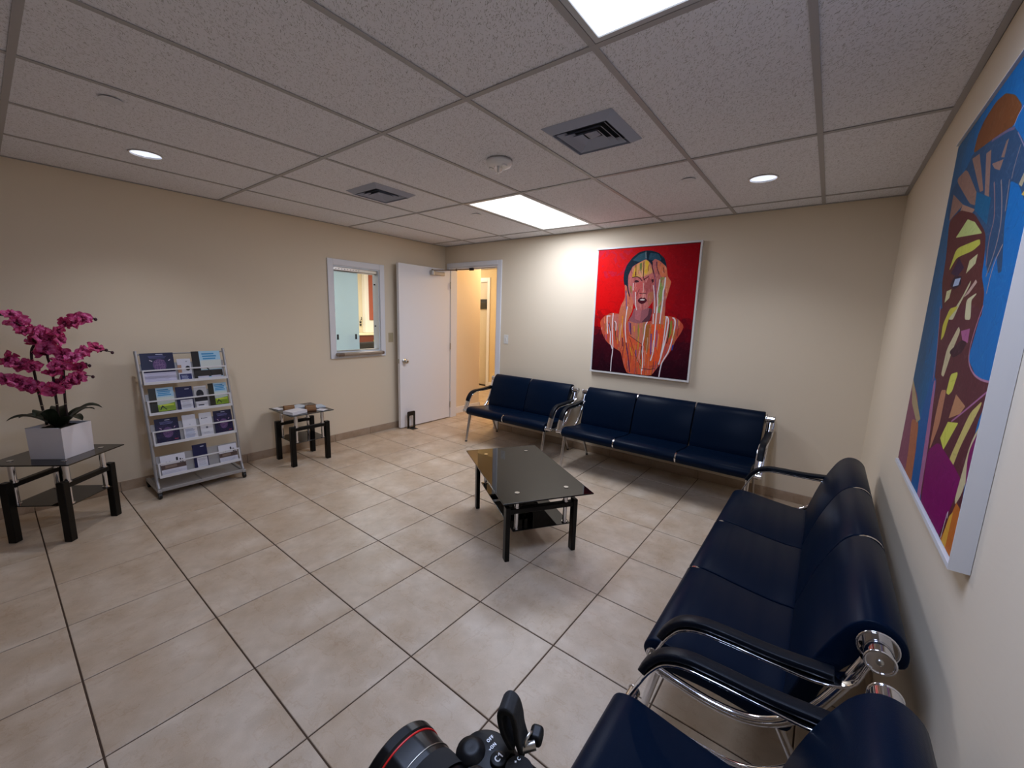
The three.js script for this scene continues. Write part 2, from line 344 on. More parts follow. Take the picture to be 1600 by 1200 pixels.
{ const t = thing('smoke_detector', 'round white ceiling alarm with clear strobe dome beneath', 'smoke detector', [2.69, H, 2.07]);
  part('base', new THREE.LatheGeometry([[0, 0.0], [0.078, 0.0], [0.078, -0.014], [0.07, -0.03], [0.045, -0.036], [0, -0.036]].map(([a, b]) => new THREE.Vector2(a, b)).reverse(), 32), M.plasticWhite, t);
  part('strobe_dome', new THREE.SphereGeometry(0.026, 18, 12), phys('#ffffff', 0.06, { transmission: 1, thickness: 0.02, ior: 1.45 }), t, [0.0, -0.046, 0.01]);
  part('strobe_tube', cyl(0.004, 0.03), M.plasticWhite, t, [0, -0.048, 0.01]);
  for (const s of [-1, 1]) part('side_lens', rbox(0.022, 0.014, 0.03, 0.004), M.plasticWhite, t, [s * 0.05, -0.034, 0.012]);
}
M.cover = mat('#dedee3', 0.7);
for (const [x, z, label] of [[3.536, 1.13, 'flat round sprinkler cover plate in the ceiling left of the right-hand downlight'], [1.66, 3.62, 'flat round sprinkler cover plate in the ceiling above the orchid side, edge shadow only'], [1.66, 1.16, 'flat round sprinkler cover plate in the ceiling left of the far light panel']]) {
  const t = thing('sprinkler_cover', label, 'sprinkler cover', [x, H, z]);
  part('plate', cyl(0.042, 0.002, 0, -0.0025, 0, 32), M.cover, t);
  part('collar', cyl(0.03, 0.006, 0, 0.0014, 0, 24), M.slab, t);
}

// ------------------------------------------------------------------ doorway, open door, closer
struct('trim_4', merge([   // casing of the doorway
  rspan(DX1, DX1 + 0.07, 0, DY + 0.058, 0.0005, 0.016, 0.004), rspan(DX0 - 0.055, DX1, DY, DY + 0.058, 0.0005, 0.016, 0.004), rspan(DX0 - 0.055, DX0 - 0.0, 0, DY, 0.0005, 0.014, 0.004),
  span(DX1 - 0.018, DX1 - 0.0005, 0, DY, -0.12, -0.0005), span(DX0 + 0.0005, DX1 - 0.018, DY - 0.018, DY - 0.0005, -0.12, -0.0005), span(DX0 + 0.0005, DX0 + 0.014, 0, DY - 0.018, -0.12, -0.0005),
  span(DX1 - 0.03, DX1 - 0.018, 0, DY - 0.018, -0.09, -0.05), span(DX0 + 0.014, DX1 - 0.03, DY - 0.03, DY - 0.018, -0.09, -0.05)]), M.trimWhite);
{ const d = struct('door_1'); d.position.set(0.098, 0, 0.018);
  const L = 0.868, top = 2.108;
  part('door_leaf', rspan(-0.022, 0.022, 0.012, top, 0.006, L, 0.0025), M.doorWhite, d);
  const knob = part('door_knob', new THREE.LatheGeometry([[0, 0.068], [0.014, 0.067], [0.025, 0.058], [0.027, 0.048], [0.02, 0.036], [0.011, 0.03], [0.011, 0.012], [0.031, 0.008], [0.033, 0.0]].map(([a, b]) => new THREE.Vector2(a, b)).reverse(), 28), M.satin, d, [0.022, 0.89, L - 0.07], [0, 0, -Math.PI / 2]);
  part('key_cylinder', cyl(0.007, 0.004, 0, 0.069, 0), M.blackPlastic, knob);
  part('latch_plate', rspan(-0.012, 0.012, 0.862, 0.918, L - 0.0002, L + 0.0016, 0.0006), M.satin, d);
  for (const y of [0.2, 1.05, 1.9]) part('hinge', cyl(0.007, 0.09, 0.03, y, -0.003), M.satin, d);
  const c = part('door_closer', merge([rspan(0.0225, 0.066, 2.012, 2.062, 0.13, 0.37, 0.012), cyl(0.03, 0.056, 0.048, 2.037, 0.345, 24)]), M.closer, d);
  part('closer_arm', merge([bar([0.05, 2.07, 0.345], [0.26, 2.085, 0.11], 0.007), bar([0.26, 2.092, 0.11], [0.425, 2.1, 0.0], 0.006), cyl(0.011, 0.03, 0.26, 2.088, 0.11), cyl(0.012, 0.03, 0.05, 2.068, 0.345)]), mat('#6d5a44', 0.35, { metalness: 0.8 }), c);
  part('closer_bracket', rspan(0.395, 0.46, 2.085, 2.118, -0.016, 0.012, 0.003), M.black, c);
}
{ const t = thing('bookend', 'black metal bookend standing on the floor as a doorstop against the open door', 'bookend', [0.168, 0, 0.755]);
  const s = new THREE.Shape(); const w = 0.062, h = 0.225; s.moveTo(-w, 0); s.lineTo(-w, h - 0.02); s.quadraticCurveTo(-w, h, -w + 0.02, h); s.lineTo(w - 0.02, h); s.quadraticCurveTo(w, h, w, h - 0.02); s.lineTo(w, 0); s.closePath();
  const o = new THREE.Path(); o.moveTo(-w + 0.027, 0.012); o.lineTo(w - 0.027, 0.012); o.lineTo(w - 0.027, h - 0.075); o.quadraticCurveTo(w - 0.027, h - 0.055, w - 0.045, h - 0.055); o.lineTo(-w + 0.045, h - 0.055); o.quadraticCurveTo(-w + 0.027, h - 0.055, -w + 0.027, h - 0.075); o.closePath(); s.holes.push(o);
  const g = new THREE.ExtrudeGeometry(s, { depth: 0.006, bevelEnabled: true, bevelThickness: 0.001, bevelSize: 0.001, bevelSegments: 2 }); g.rotateY(Math.PI / 2);
  part('upright', g, M.blackPlastic, t, [0, 0.001, 0]);
  part('base_plate', rspan(0.004, 0.09, 0.0005, 0.004, -w + 0.02, w - 0.02, 0.0012), M.blackPlastic, t);
}
function wallSwitch(name, label, m, pos, turn, rockers) {
  const t = thing(name, label, 'switch', pos, turn);
  part('cover_plate', rbox(0.024 + 0.046 * rockers, 0.116, 0.006, 0.003, 0, 0, 0.0034), m, t);
  for (let k = 0; k < rockers; k++) part('rocker', rbox(0.024, 0.05, 0.006, 0.002), m, t, [(k - (rockers - 1) / 2) * 0.046, 0.001, 0.008], [0.1, 0, 0]);
  return t;
}
wallSwitch('light_switch', 'white light switch plate on the back wall right of the doorway', M.switchWhite, [1.135, 1.207, 0], 0, 1);
wallSwitch('light_switch', 'beige light switch plate on the left wall between reception window and open door', M.switchBeige, [0, 1.19, 0.93], Math.PI / 2, 1);

// corridor: far door, its casing, black sign box, warm lamp
struct('trim_5', merge([rspan(FX1 - 0.0, FX1 + 0.07, 0, 2.27, CZ + 0.0005, CZ + 0.016, 0.004), rspan(FX0 - 0.07, FX1, 2.2, 2.27, CZ + 0.0005, CZ + 0.016, 0.004), rspan(FX0 - 0.07, FX0, 0, 2.2, CZ + 0.0005, CZ + 0.016, 0.004),
  span(FX1 - 0.016, FX1 - 0.0005, 0, 2.199, CZ - 0.119, CZ - 0.0005), span(FX0 + 0.0005, FX0 + 0.016, 0, 2.199, CZ - 0.119, CZ - 0.0005), span(FX0 + 0.016, FX1 - 0.016, 2.184, 2.1995, CZ - 0.119, CZ - 0.0005)]), M.trimWhite);
{ const d = struct('door_2'); d.position.set(0, 0, CZ);
  part('door_leaf', span(FX0 + 0.018, FX1 - 0.018, 0.015, 2.182, -0.1, -0.06), mat('#cfc4ae', 0.5), d);
}
{ const t = thing('wall_sign', 'black rectangular sign tray on the pale door at the end of the corridor', 'sign', [-1.55, 1.735, CZ - 0.058]);
  part('back_plate', rspan(-0.19, 0.19, -0.1, 0.1, 0.001, 0.014, 0.003), M.black, t);
  part('pocket_front', rspan(-0.18, 0.18, -0.095, 0.04, 0.03, 0.036, 0.002), mat('#20201f', 0.3), t);
  part('pocket_floor', rspan(-0.18, 0.18, -0.098, -0.092, 0.013, 0.035, 0.002), M.black, t);
}
{ const t = thing('corridor_lamp', 'warm globe ceiling lamp out of sight in the corridor beyond the doorway', 'ceiling lamp', [0.45, H, -1.25]);
  part('globe', new THREE.SphereGeometry(0.08, 24, 16).translate(0, -0.1, 0), new THREE.MeshStandardMaterial({ color: '#fff3df', emissive: '#ffc987', emissiveIntensity: 1.5 }), t);
  const l = new THREE.PointLight(0xffd8a6, 2.7, 0, 2); l.position.set(0.45, H - 0.1, -1.25); l.shadow.radius = 4; scene.add(l);
}
{ const t = thing('corridor_lamp', 'pale globe ceiling lamp out of sight at the far end of the corridor', 'ceiling lamp', [-2.3, H, -1.55]);
  part('globe', new THREE.SphereGeometry(0.08, 24, 16).translate(0, -0.1, 0), new THREE.MeshStandardMaterial({ color: '#fff3df', emissive: '#ffe6c4', emissiveIntensity: 1.5 }), t);
  const l = new THREE.PointLight(0xfff0d8, 2.6, 0, 2); l.position.set(-2.3, H - 0.1, -1.55); l.shadow.radius = 4; scene.add(l);
}

// ------------------------------------------------------------------ reception window and what it shows
{ const w = struct('window_1');
  const c = 0.066;
  part('casing', merge([rspan(0.0005, 0.016, 0.965, WY1 + c, WZ1, WZ1 + c, 0.004), rspan(0.0005, 0.016, 0.965, WY1 + c, WZ0 - c, WZ0, 0.004), rspan(0.0005, 0.016, WY1, WY1 + c, WZ0, WZ1, 0.004), rspan(0.0005, 0.014, 0.967, WY0 - 0.005, WZ0, WZ1, 0.004)]), M.trimWhite, w);
  part('jamb_lining', merge([span(-0.119, -0.0005, WY0 + 0.001, WY1 - 0.001, WZ0 + 0.0005, WZ0 + 0.012), span(-0.119, -0.0005, WY0 + 0.001, WY1 - 0.001, WZ1 - 0.012, WZ1 - 0.0005), span(-0.119, -0.0005, WY1 - 0.013, WY1 - 0.0005, WZ0 + 0.012, WZ1 - 0.012), span(-0.119, -0.0005, WY0 + 0.0005, WY0 + 0.012, WZ0 + 0.012, WZ1 - 0.012)]), mat('#dfe6ee', 0.4), w);
  const tr = part('top_track', merge([rspan(-0.075, -0.02, WY1 - 0.05, WY1 - 0.014, WZ0 + 0.013, WZ1 - 0.013, 0.003), span(-0.05, -0.046, WY1 - 0.062, WY1 - 0.05, WZ0 + 0.013, WZ1 - 0.013)]), M.satin, w);
  for (let k = 0; k < 9; k++) part('track_hole', cyl(0.005, 0.002, 0, 0, 0, 10), M.black, tr, [-0.0193, WY1 - 0.033, WZ1 - 0.05 - k * 0.035], [0, 0, Math.PI / 2]);
  part('bottom_track', rspan(-0.075, -0.02, WY0 + 0.012, WY0 + 0.024, WZ0 + 0.013, WZ1 - 0.013, 0.002), M.satin, w);
  const pane = part('frosted_pane', span(-0.052, -0.046, WY0 + 0.025, WY1 - 0.052, 1.34, WZ1 - 0.014), phys('#dcebee', 0.6, { transmission: 0.6, thickness: 0 }), w);
  for (const z of [1.612, 1.384]) part('finger_pull', rspan(-0.0455, -0.042, 1.176, 1.236, z - 0.011, z + 0.011, 0.001), M.black, pane);
  for (const y of [1.83, 1.33]) part('pane_stop', cyl(0.008, 0.014), M.black, w, [-0.07, y, WZ0 + 0.018], [Math.PI / 2, 0, 0]);
  const sill = part('sill', rspan(0.001, 0.075, 0.995, 1.029, WZ0 - 0.012, WZ1 + 0.012, 0.014), mat('#9a8876', 0.5), w);
  for (const z of [WZ0 + 0.008, WZ1 - 0.052]) part('sill_cap', rspan(0.0005, 0.077, 0.993, 1.031, z - 0.02, z + (z > 1.3 ? 0.06 : 0.02), 0.014), mat('#6b5646', 0.5), sill);
}
single('cabinet', 'white tall cupboard side beyond the open half of the reception window', 'cabinet', rspan(-2.598, -2.5, 1.112, 2.3, -0.638, -0.325, 0.004), mat('#efe6d2', 0.5));
single('wall_panel', 'terracotta coloured board on the white cupboard in the reception office', 'panel', rspan(-2.499, -2.48, 1.35, 2.25, -0.636, -0.402, 0.003), mat('#a4553c', 0.6));
{ const t = thing('office_counter', 'counter with pale top and red-brown front in the reception office', 'counter', [-2.42, 0, -0.35]);
  part('worktop', rspan(-0.17, 0.17, 1.078, 1.11, -0.288, 0.33, 0.006), mat('#e6dcae', 0.4), t);
  part('front_panel', rspan(0.12, 0.15, 0.0, 1.077, -0.287, 0.32, 0.003), mat('#6d3320', 0.45), t);
  part('side_panel', rspan(-0.17, 0.119, 0.0, 1.077, 0.29, 0.32, 0.003), mat('#6d3320', 0.45), t);
}
{ const t = thing('wall_bracket', 'small dark double bracket on the beige wall inside the reception office', 'bracket', [-2.598, 1.26, -0.27]);
  part('hook', merge([rspan(0, 0.03, 0.03, 0.06, -0.012, 0.012, 0.003), tube([[0.02, 0.08, 0], [0.05, 0.1, 0], [0.05, 0.14, 0]], 0.007, 10, 6)]), M.black, t);
  part('lower_hook', rspan(0, 0.03, -0.02, 0.01, -0.012, 0.012, 0.003), M.black, t);
}
single('lanyard', 'yellow-green strap hanging from the reception counter edge', 'strap', (() => { const g = ribbon([[0, 0.0], [0.012, -0.1], [0.028, -0.2], [0.03, -0.215]], 0.004, 0.03, 0, 0.0008, 12); return g; })(), mat('#c6dc4a', 0.6), [-2.262, 1.105, -0.36]);
{ const t = thing('office_chair', 'black office chair whose rounded back top shows low in the reception window', 'chair', [-1.69, 0, 0.36], Math.PI / 2 + 0.3);
  part('backrest', rbox(0.48, 0.5, 0.07, 0.035, 0, 0.77, 0.2, 4), M.blackPlastic, t); part('seat', rbox(0.48, 0.08, 0.46, 0.035, 0, 0.46, 0, 4), M.blackPlastic, t);
  part('back_bar', bar([0, 0.44, 0.15], [0, 0.6, 0.24], 0.02), M.blackPlastic, t); part('post', bar([0, 0.06, 0], [0, 0.43, 0], 0.025), M.blackPlastic, t);
  for (let k = 0; k < 5; k++) { const a = k * Math.PI * 0.4; part('base_arm', bar([0, 0.08, 0], [Math.cos(a) * 0.28, 0.05, Math.sin(a) * 0.28], 0.022, 0.014), M.blackPlastic, t); part('castor', new THREE.SphereGeometry(0.026, 12, 8), M.blackPlastic, t, [Math.cos(a) * 0.28, 0.026, Math.sin(a) * 0.28]); }
}

// ------------------------------------------------------------------ paintings
// flat print of the two portraits, in thousandths of the canvas
const RED_FILL = [
['#c8523c',[71,597,77,573,116,537,195,509,282,517,371,568,419,590,580,575,736,523,825,532,866,548,910,584,919,605,903,643,857,710,824,783,770,865,719,914,655,993,407,993,372,944,322,822,232,790,156,746,102,681]],
['#d95a3a',[322,822,396,677,538,752,565,890,650,936,719,914,655,993,407,993,372,944]],
['#c26a5e',[132,536,282,517,313,604,269,652,178,607]],
['#c4705a',[371,568,580,575,562,694,538,752,404,688]],
['#e0622f',[552,592,736,588,741,709,710,897,583,923]],
['#a5622f',[556,598,617,591,616,737,596,824,569,774]],
['#9b5d63',[431,470,469,481,584,464,610,513,593,563,479,591,379,567,413,527]],
['#5e3740',[584,464,614,480,593,566,515,579,575,525]],
['#b96a6d',[440,487,506,486,499,565,446,555]],
['#132533',[310,290,296,244,298,188,320,134,375,76,437,41,501,31,557,35,628,55,687,97,708,140,719,182,653,164,600,188,516,196,387,224,357,302,355,375,333,296]],
['#2f5361',[377,98,439,58,502,42,522,105,436,111]],
['#28485a',[545,50,629,63,661,111,592,108,536,100]],
['#c06a66',[345,212,381,147,437,122,510,96,559,128,609,210,622,274,618,339,611,415,569,465,506,485,462,482,424,437,390,386,359,335,346,268]],
['#d39a5c',[382,158,438,125,511,99,553,133,587,198,490,228,387,224]],
['#dcb02a',[385,224,396,153,418,138,426,226]],
['#d8b030',[505,195,508,104,537,111,547,181,521,207]],
['#6f7a3d',[457,177,452,126,473,121,475,200]],
['#a8524f',[485,249,548,229,601,274,609,361,545,355,512,305]],
['#c65b56',[393,291,493,260,516,354,447,404,406,358]],
['#b06a4d',[559,349,607,339,613,404,576,454,557,404]],
['#8a8a3c',[364,296,382,297,399,358,379,347]],
['#cf7257',[314,284,335,296,354,358,385,375,415,415,415,460,406,509,282,511,289,449,313,414,327,380]],
['#c97150',[285,459,415,459,397,516,371,568,316,650,321,810,281,693,274,517]],
['#b5635e',[572,118,598,98,648,116,713,161,730,230,768,270,761,304,747,357,732,416,738,506,623,507,613,415,616,339,600,263,590,198]],
['#d4744f',[619,104,714,163,731,235,768,270,759,309,737,400,704,266,649,201]],
['#c96a54',[619,458,733,458,739,588,617,591]],
['#8a9a52',[663,233,708,239,701,340,700,502,662,503,663,415]],
['#e8572f',[617,591,739,588,742,715,718,902,661,906,665,724]],
['#4a1420',[460,411,472,394,492,387,509,392,526,387,553,407,534,427,502,436,475,426]],
['#d9cdc6',[480,403,506,397,531,402,521,408,492,408]],
['#3d1c24',[409,261,427,251,453,258,457,266,428,270]],
['#3d1c24',[579,252,598,247,604,266,591,274]],
];
const RED_LINE = [
['#2a1216',8,[388,231,417,224,454,229,486,256]],
['#2a1216',7,[503,250,534,234,551,225]],
['#2a1216',7,[415,138,422,217]],
['#2a1216',7,[491,114,497,195,495,228,510,253]],
['#3a1a22',5,[466,323,445,370]],
['#3a1a22',6,[475,354,495,358,538,353]],
['#d8b9ac',6,[503,277,509,343]],
['#e9e1dc',8,[401,275,404,328]],
['#e9e1dc',9,[429,345,440,443,456,482]],
['#3a1a22',9,[576,123,574,155,595,199,611,231]],
['#3a1a22',6,[614,120,626,173,651,214]],
['#3a1a22',6,[683,165,697,202]],
['#7c3f63',9,[602,210,622,274,630,361,629,503]],
['#5e4b84',10,[329,335,343,414,349,477]],
['#232036',10,[342,301,362,352,370,375]],
['#ded6d8',10,[660,254,660,307,648,361,662,432,662,503]],
['#ded6d8',14,[712,242,714,298,701,340,707,405,699,497]],
['#ded6d8',8,[603,296,629,388,636,503]],
['#e6dde0',12,[657,458,657,601,657,707,659,803,638,873]],
['#e6dde0',11,[702,458,697,581]],
['#e6dde0',9,[627,513,632,585]],
['#e6dde0',10,[358,459,347,551,351,649,374,742]],
['#e6dde0',12,[144,536,149,601,163,679]],
['#e6dde0',9,[144,536,177,536]],
['#e6dde0',11,[210,515,206,606,217,695,232,790,232,845,224,888,225,992]],
['#e6dde0',9,[170,607,196,678,201,756,225,803]],
['#e6dde0',9,[232,576,252,584,250,652]],
['#e6dde0',11,[573,576,556,592,556,671,547,729,540,781,564,878,560,960]],
['#e6dde0',7,[552,949,559,990]],
['#e6dde0',13,[751,531,781,527,772,675,746,799,721,896]],
['#e6dde0',11,[754,533,750,731,732,833]],
['#e6dde0',12,[816,538,843,545,841,618,820,739,799,807,757,866,743,906,734,993]],
['#4f2a55',9,[173,595,190,654]],
['#3c1d52',11,[404,590,417,676]],
['#7a4a86',10,[388,582,401,654]],
['#3a1a30',8,[539,764,537,868]],
['#3a1a30',9,[329,709,338,776]],
['#3c1d52',9,[371,748,413,876,433,982]],
['#5a4a9a',9,[481,801,488,854]],
['#7a4a86',14,[624,669,633,822]],
['#3a1a30',5,[404,688,538,752]],
['#5a2a2a',5,[406,706,487,859,546,926]],
['#3a1a30',6,[555,943,629,949,685,933]],
['#e08a2a',12,[315,534,315,633,328,703]],
['#d89a2a',10,[443,612,451,652]],
['#8a8a3c',9,[487,600,499,691]],
['#8a8a3c',18,[805,565,805,636,794,685]],
['#2a3a2a',8,[234,585,242,653,264,729]],
['#2e1a20',8,[790,587,795,663,778,730]],
['#2f3c8a',14,[840,744,834,777]],
['#e08a2a',10,[270,711,282,758]],
['#d8a02a',9,[420,781,444,844]],
['#a04a8a',7,[148,691,150,728]],
['#d8c04a',9,[832,635,831,689]],
['#7a4a3a',5,[487,859,498,977]],
['#9aa4a8',5,[503,40,508,88]],
];
const BLUE_FILL = [
['#7a4420',[302,93,317,55,371,35,476,27,567,39,670,75,760,123,716,146,546,124,430,118]],
['#2c4a66',[292,96,546,124,716,146,827,202,919,260,963,298,1023,346,961,343,870,287,796,265,810,299,821,349,883,443,859,445,812,404,773,443,668,358,580,315,317,240,116,237,57,204,36,139,243,117]],
['#8f6a58',[101,119,246,121,511,247,500,259,400,237]],
['#8f6a58',[306,110,395,120,539,233,505,229]],
['#937060',[488,142,536,146,625,271,586,269]],
['#937060',[585,187,688,203,675,219,622,204]],
['#8a6c5e',[682,166,699,166,692,198,664,191]],
['#8f6a58',[111,234,96,159,298,223]],
['#a57a62',[298,223,482,266,436,271,280,234]],
['#cfa84a',[951,299,952,324,907,312]],
['#b0a07c',[896,266,917,274,892,295,870,287]],
['#0a5a7c',[463,223,645,270,657,325,482,266]],
['#5b2a28',[116,237,280,234,494,278,665,345,703,394,718,440,778,478,800,532,343,528,210,422,187,342]],
['#5b2a30',[262,491,793,505,757,615,876,650,1019,644,952,722,964,857,1010,1037,566,1026,400,675,342,585]],
['#b8c070',[298,306,416,279,518,301,623,339]],
['#c0bc48',[286,395,338,341,618,352,634,364,566,370,367,366]],
['#c8c088',[542,420,553,393,630,386,626,405]],
['#c8c088',[320,481,320,452,385,450,378,471]],
['#c8c090',[430,528,553,478,617,442,615,452,533,498,495,529]],
['#cfc596',[637,530,614,486,710,475,665,488,699,531]],
['#c3a08c',[578,477,668,445,685,451,624,471]],
['#2a1a2a',[353,437,395,417,492,424,502,445,419,451]],
['#a8b4c4',[399,442,412,426,483,428,471,443]],
['#3a2038',[331,404,405,372,497,404,428,419]],
['#c8bc40',[380,584,365,542,423,501,532,498,434,524,413,571]],
['#c9b98c',[488,669,496,604,587,547,614,558,566,607,527,672]],
['#a85a80',[628,558,714,552,721,581,664,578]],
['#3c1a26',[535,609,651,578,713,582,681,605,596,620]],
['#b97a58',[596,700,600,784,536,866,527,771,535,706]],
['#b9825a',[694,754,718,698,825,711,795,730]],
['#cfcb52',[602,705,612,660,689,649,667,693,637,706]],
['#cfcb52',[645,811,692,765,794,752,706,827]],
['#c9b566',[783,839,881,718,961,682,862,788,826,850]],
['#7d0a58',[582,1021,520,869,634,824,839,837,928,847,896,909,819,1028]],
['#c9b98c',[913,889,937,770,1015,686,1013,743,953,869,924,898]],
['#c06a2a',[847,1025,932,894,993,897,1001,1040]],
['#d9a03a',[865,1027,898,933,920,917,917,1033]],
['#7a1a58',[935,789,1018,690,1009,778,1011,1027,997,1036,998,891]],
['#8a5060',[-57,714,168,762,259,821,351,915,372,1028,-18,1029,-25,873]],
['#b06a48',[203,930,143,838,293,826,380,1027,221,1027]],
['#b09a70',[83,794,-29,712,302,815,250,833]],
['#1f5a94',[380,1033,306,801,362,678,440,690,481,826,499,1043]],
['#a8688a',[509,1034,446,832,404,693,429,691,509,846,557,1034]],
];
const BLUE_LINE = [
['#8a6a6a',7,[646,239,731,319,711,359,739,419]],
['#8a7a78',7,[711,248,785,319,800,383,762,443]],
['#8a7a78',6,[786,263,806,322]],
['#8a7a78',5,[816,207,800,242,801,262]],
['#b4a0b4',4,[784,124,742,130,724,147]],
['#6a5c74',8,[524,123,657,139,731,154]],
['#8a7a90',4,[771,173,874,232,941,279]],
['#a58a80',6,[799,479,797,428,844,392]],
['#b07a90',6,[793,505,754,566,757,615,820,640,908,649,1019,644]],
['#a8688a',6,[1021,646,868,706,729,757]],
['#b4707a',6,[262,491,350,591,385,695]],
['#3a2a3a',4,[235,568,226,627]],
['#d8d0d0',4,[864,991,876,919,884,940]],
];
function paintTex(w, h, ground, fills, lines, drips) {
  return canvasTex(w, h, (g) => {
    ground(g, w, h);
    const runs = ([p, y0, y1, cols, n, [s0, s1]]) => {   // runs of thin paint, inside one outline
      g.save(); g.beginPath(); for (let i = 0; i < p.length; i += 2) g.lineTo(p[i] * w / 1000, p[i + 1] * h / 1000); g.closePath(); g.clip(); seed = 77; g.lineCap = 'round';
      for (let k = 0; k < n; k++) { let x = rnd() * w, y = (y0 + rnd() * (y1 - y0)) * h; const L = (s0 + rnd() * (s1 - s0)) * h; g.globalAlpha = 0.35 + rnd() * 0.5; g.strokeStyle = cols[Math.floor(rnd() * cols.length)]; g.lineWidth = w * (0.003 + rnd() * 0.009); g.beginPath(); g.moveTo(x, y); for (let m = 1; m < 5; m++) { x += (rnd() - 0.5) * w * 0.008; g.lineTo(x, y + L * m / 5); } g.stroke(); }
      g.restore(); g.globalAlpha = 1;
    };
    fills.forEach(([c, p], at) => { if (drips && at === fills.length - 4) drips.forEach(runs); g.fillStyle = c; g.strokeStyle = c; g.lineWidth = 3; g.lineJoin = 'round'; const n = p.length / 2, X = (i) => p[(i % n) * 2] * w / 1000, Y = (i) => p[(i % n) * 2 + 1] * h / 1000; g.beginPath();
      if (n < 5) for (let i = 0; i < n; i++) g.lineTo(X(i), Y(i));
      else { const m = 0.22; g.moveTo(X(0) + (X(1) - X(0)) * m, Y(0) + (Y(1) - Y(0)) * m); for (let i = 1; i <= n; i++) { g.lineTo(X(i) + (X(i - 1) - X(i)) * m, Y(i) + (Y(i - 1) - Y(i)) * m); g.quadraticCurveTo(X(i), Y(i), X(i) + (X(i + 1) - X(i)) * m, Y(i) + (Y(i + 1) - Y(i)) * m); } }
      g.closePath(); g.fill(); g.stroke(); });
    for (const [c, t, p] of lines) { g.strokeStyle = c; g.lineWidth = t * w / 1080; g.lineCap = g.lineJoin = 'round'; g.beginPath(); g.moveTo(p[0] * w / 1000, p[1] * h / 1000);
      for (let i = 2; i < p.length - 2; i += 2) { const mx = (p[i] + p[i + 2]) / 2, my = (p[i + 1] + p[i + 3]) / 2; g.quadraticCurveTo(p[i] * w / 1000, p[i + 1] * h / 1000, mx * w / 1000, my * h / 1000); }
      g.lineTo(p[p.length - 2] * w / 1000, p[p.length - 1] * h / 1000); g.stroke(); }
    // brush grain
    seed = 5; for (let k = 0; k < 2600; k++) { g.strokeStyle = rnd() < 0.5 ? 'rgba(255,255,255,0.035)' : 'rgba(0,0,0,0.05)'; g.lineWidth = 2 + rnd() * 5; const x = rnd() * w, y = rnd() * h, a = rnd() * 6.3, L = 10 + rnd() * 40; g.beginPath(); g.moveTo(x, y); g.lineTo(x + Math.cos(a) * L, y + Math.sin(a) * L); g.stroke(); }
  });
}
function strokes(g, w, h, n, pick) { seed = 31; g.lineCap = 'round'; for (let k = 0; k < n; k++) { const x = rnd(), y = rnd(), c = pick(x + (rnd() - 0.5) * 0.08, y + (rnd() - 0.5) * 0.08); g.strokeStyle = c; g.lineWidth = w * (0.02 + rnd() * 0.04); const a = rnd() * 6.3, L = w * 0.07 * rnd(); g.beginPath(); g.moveTo(x * w, y * h); g.lineTo(x * w + Math.cos(a) * L, y * h + Math.sin(a) * L); g.stroke(); } }
const lerp3 = (a, b, t) => a.map((v, i) => Math.round(v + (b[i] - v) * Math.min(1, Math.max(0, t))));
const css = (c) => `rgb(${c[0]},${c[1]},${c[2]})`;
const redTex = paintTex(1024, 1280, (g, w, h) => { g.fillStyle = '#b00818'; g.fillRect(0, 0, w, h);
  strokes(g, w, h, 5200, (x, y) => {               // the ground of the portrait: scarlet left, carmine right, maroon below, ceiling-panel glare painted in as pink dabs upper left
    let c = lerp3([216, 6, 10], [150, 6, 20], (x - 0.25) * 1.6); c = lerp3(c, [70, 8, 24], (y - 0.5) * 4.5); c = lerp3(c, [42, 8, 22], (y - 0.72) * 4);
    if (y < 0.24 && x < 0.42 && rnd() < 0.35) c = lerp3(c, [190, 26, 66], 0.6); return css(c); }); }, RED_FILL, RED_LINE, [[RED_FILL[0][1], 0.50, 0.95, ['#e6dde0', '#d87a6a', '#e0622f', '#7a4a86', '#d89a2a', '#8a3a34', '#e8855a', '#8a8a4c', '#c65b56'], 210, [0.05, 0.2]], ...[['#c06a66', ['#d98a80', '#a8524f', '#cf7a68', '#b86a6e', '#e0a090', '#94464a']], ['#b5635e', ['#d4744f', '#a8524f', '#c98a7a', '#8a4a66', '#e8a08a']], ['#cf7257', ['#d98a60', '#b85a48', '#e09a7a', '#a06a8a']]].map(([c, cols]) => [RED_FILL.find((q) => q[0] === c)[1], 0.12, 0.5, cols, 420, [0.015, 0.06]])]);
const blueTex = paintTex(1024, 1280, (g, w, h) => { g.fillStyle = '#0566a4'; g.fillRect(0, 0, w, h);
  strokes(g, w, h, 3000, (x, y) => css(lerp3([44, 86, 118], [4, 104, 166], (x - 0.1) * 2.4))); }, BLUE_FILL, BLUE_LINE, null);
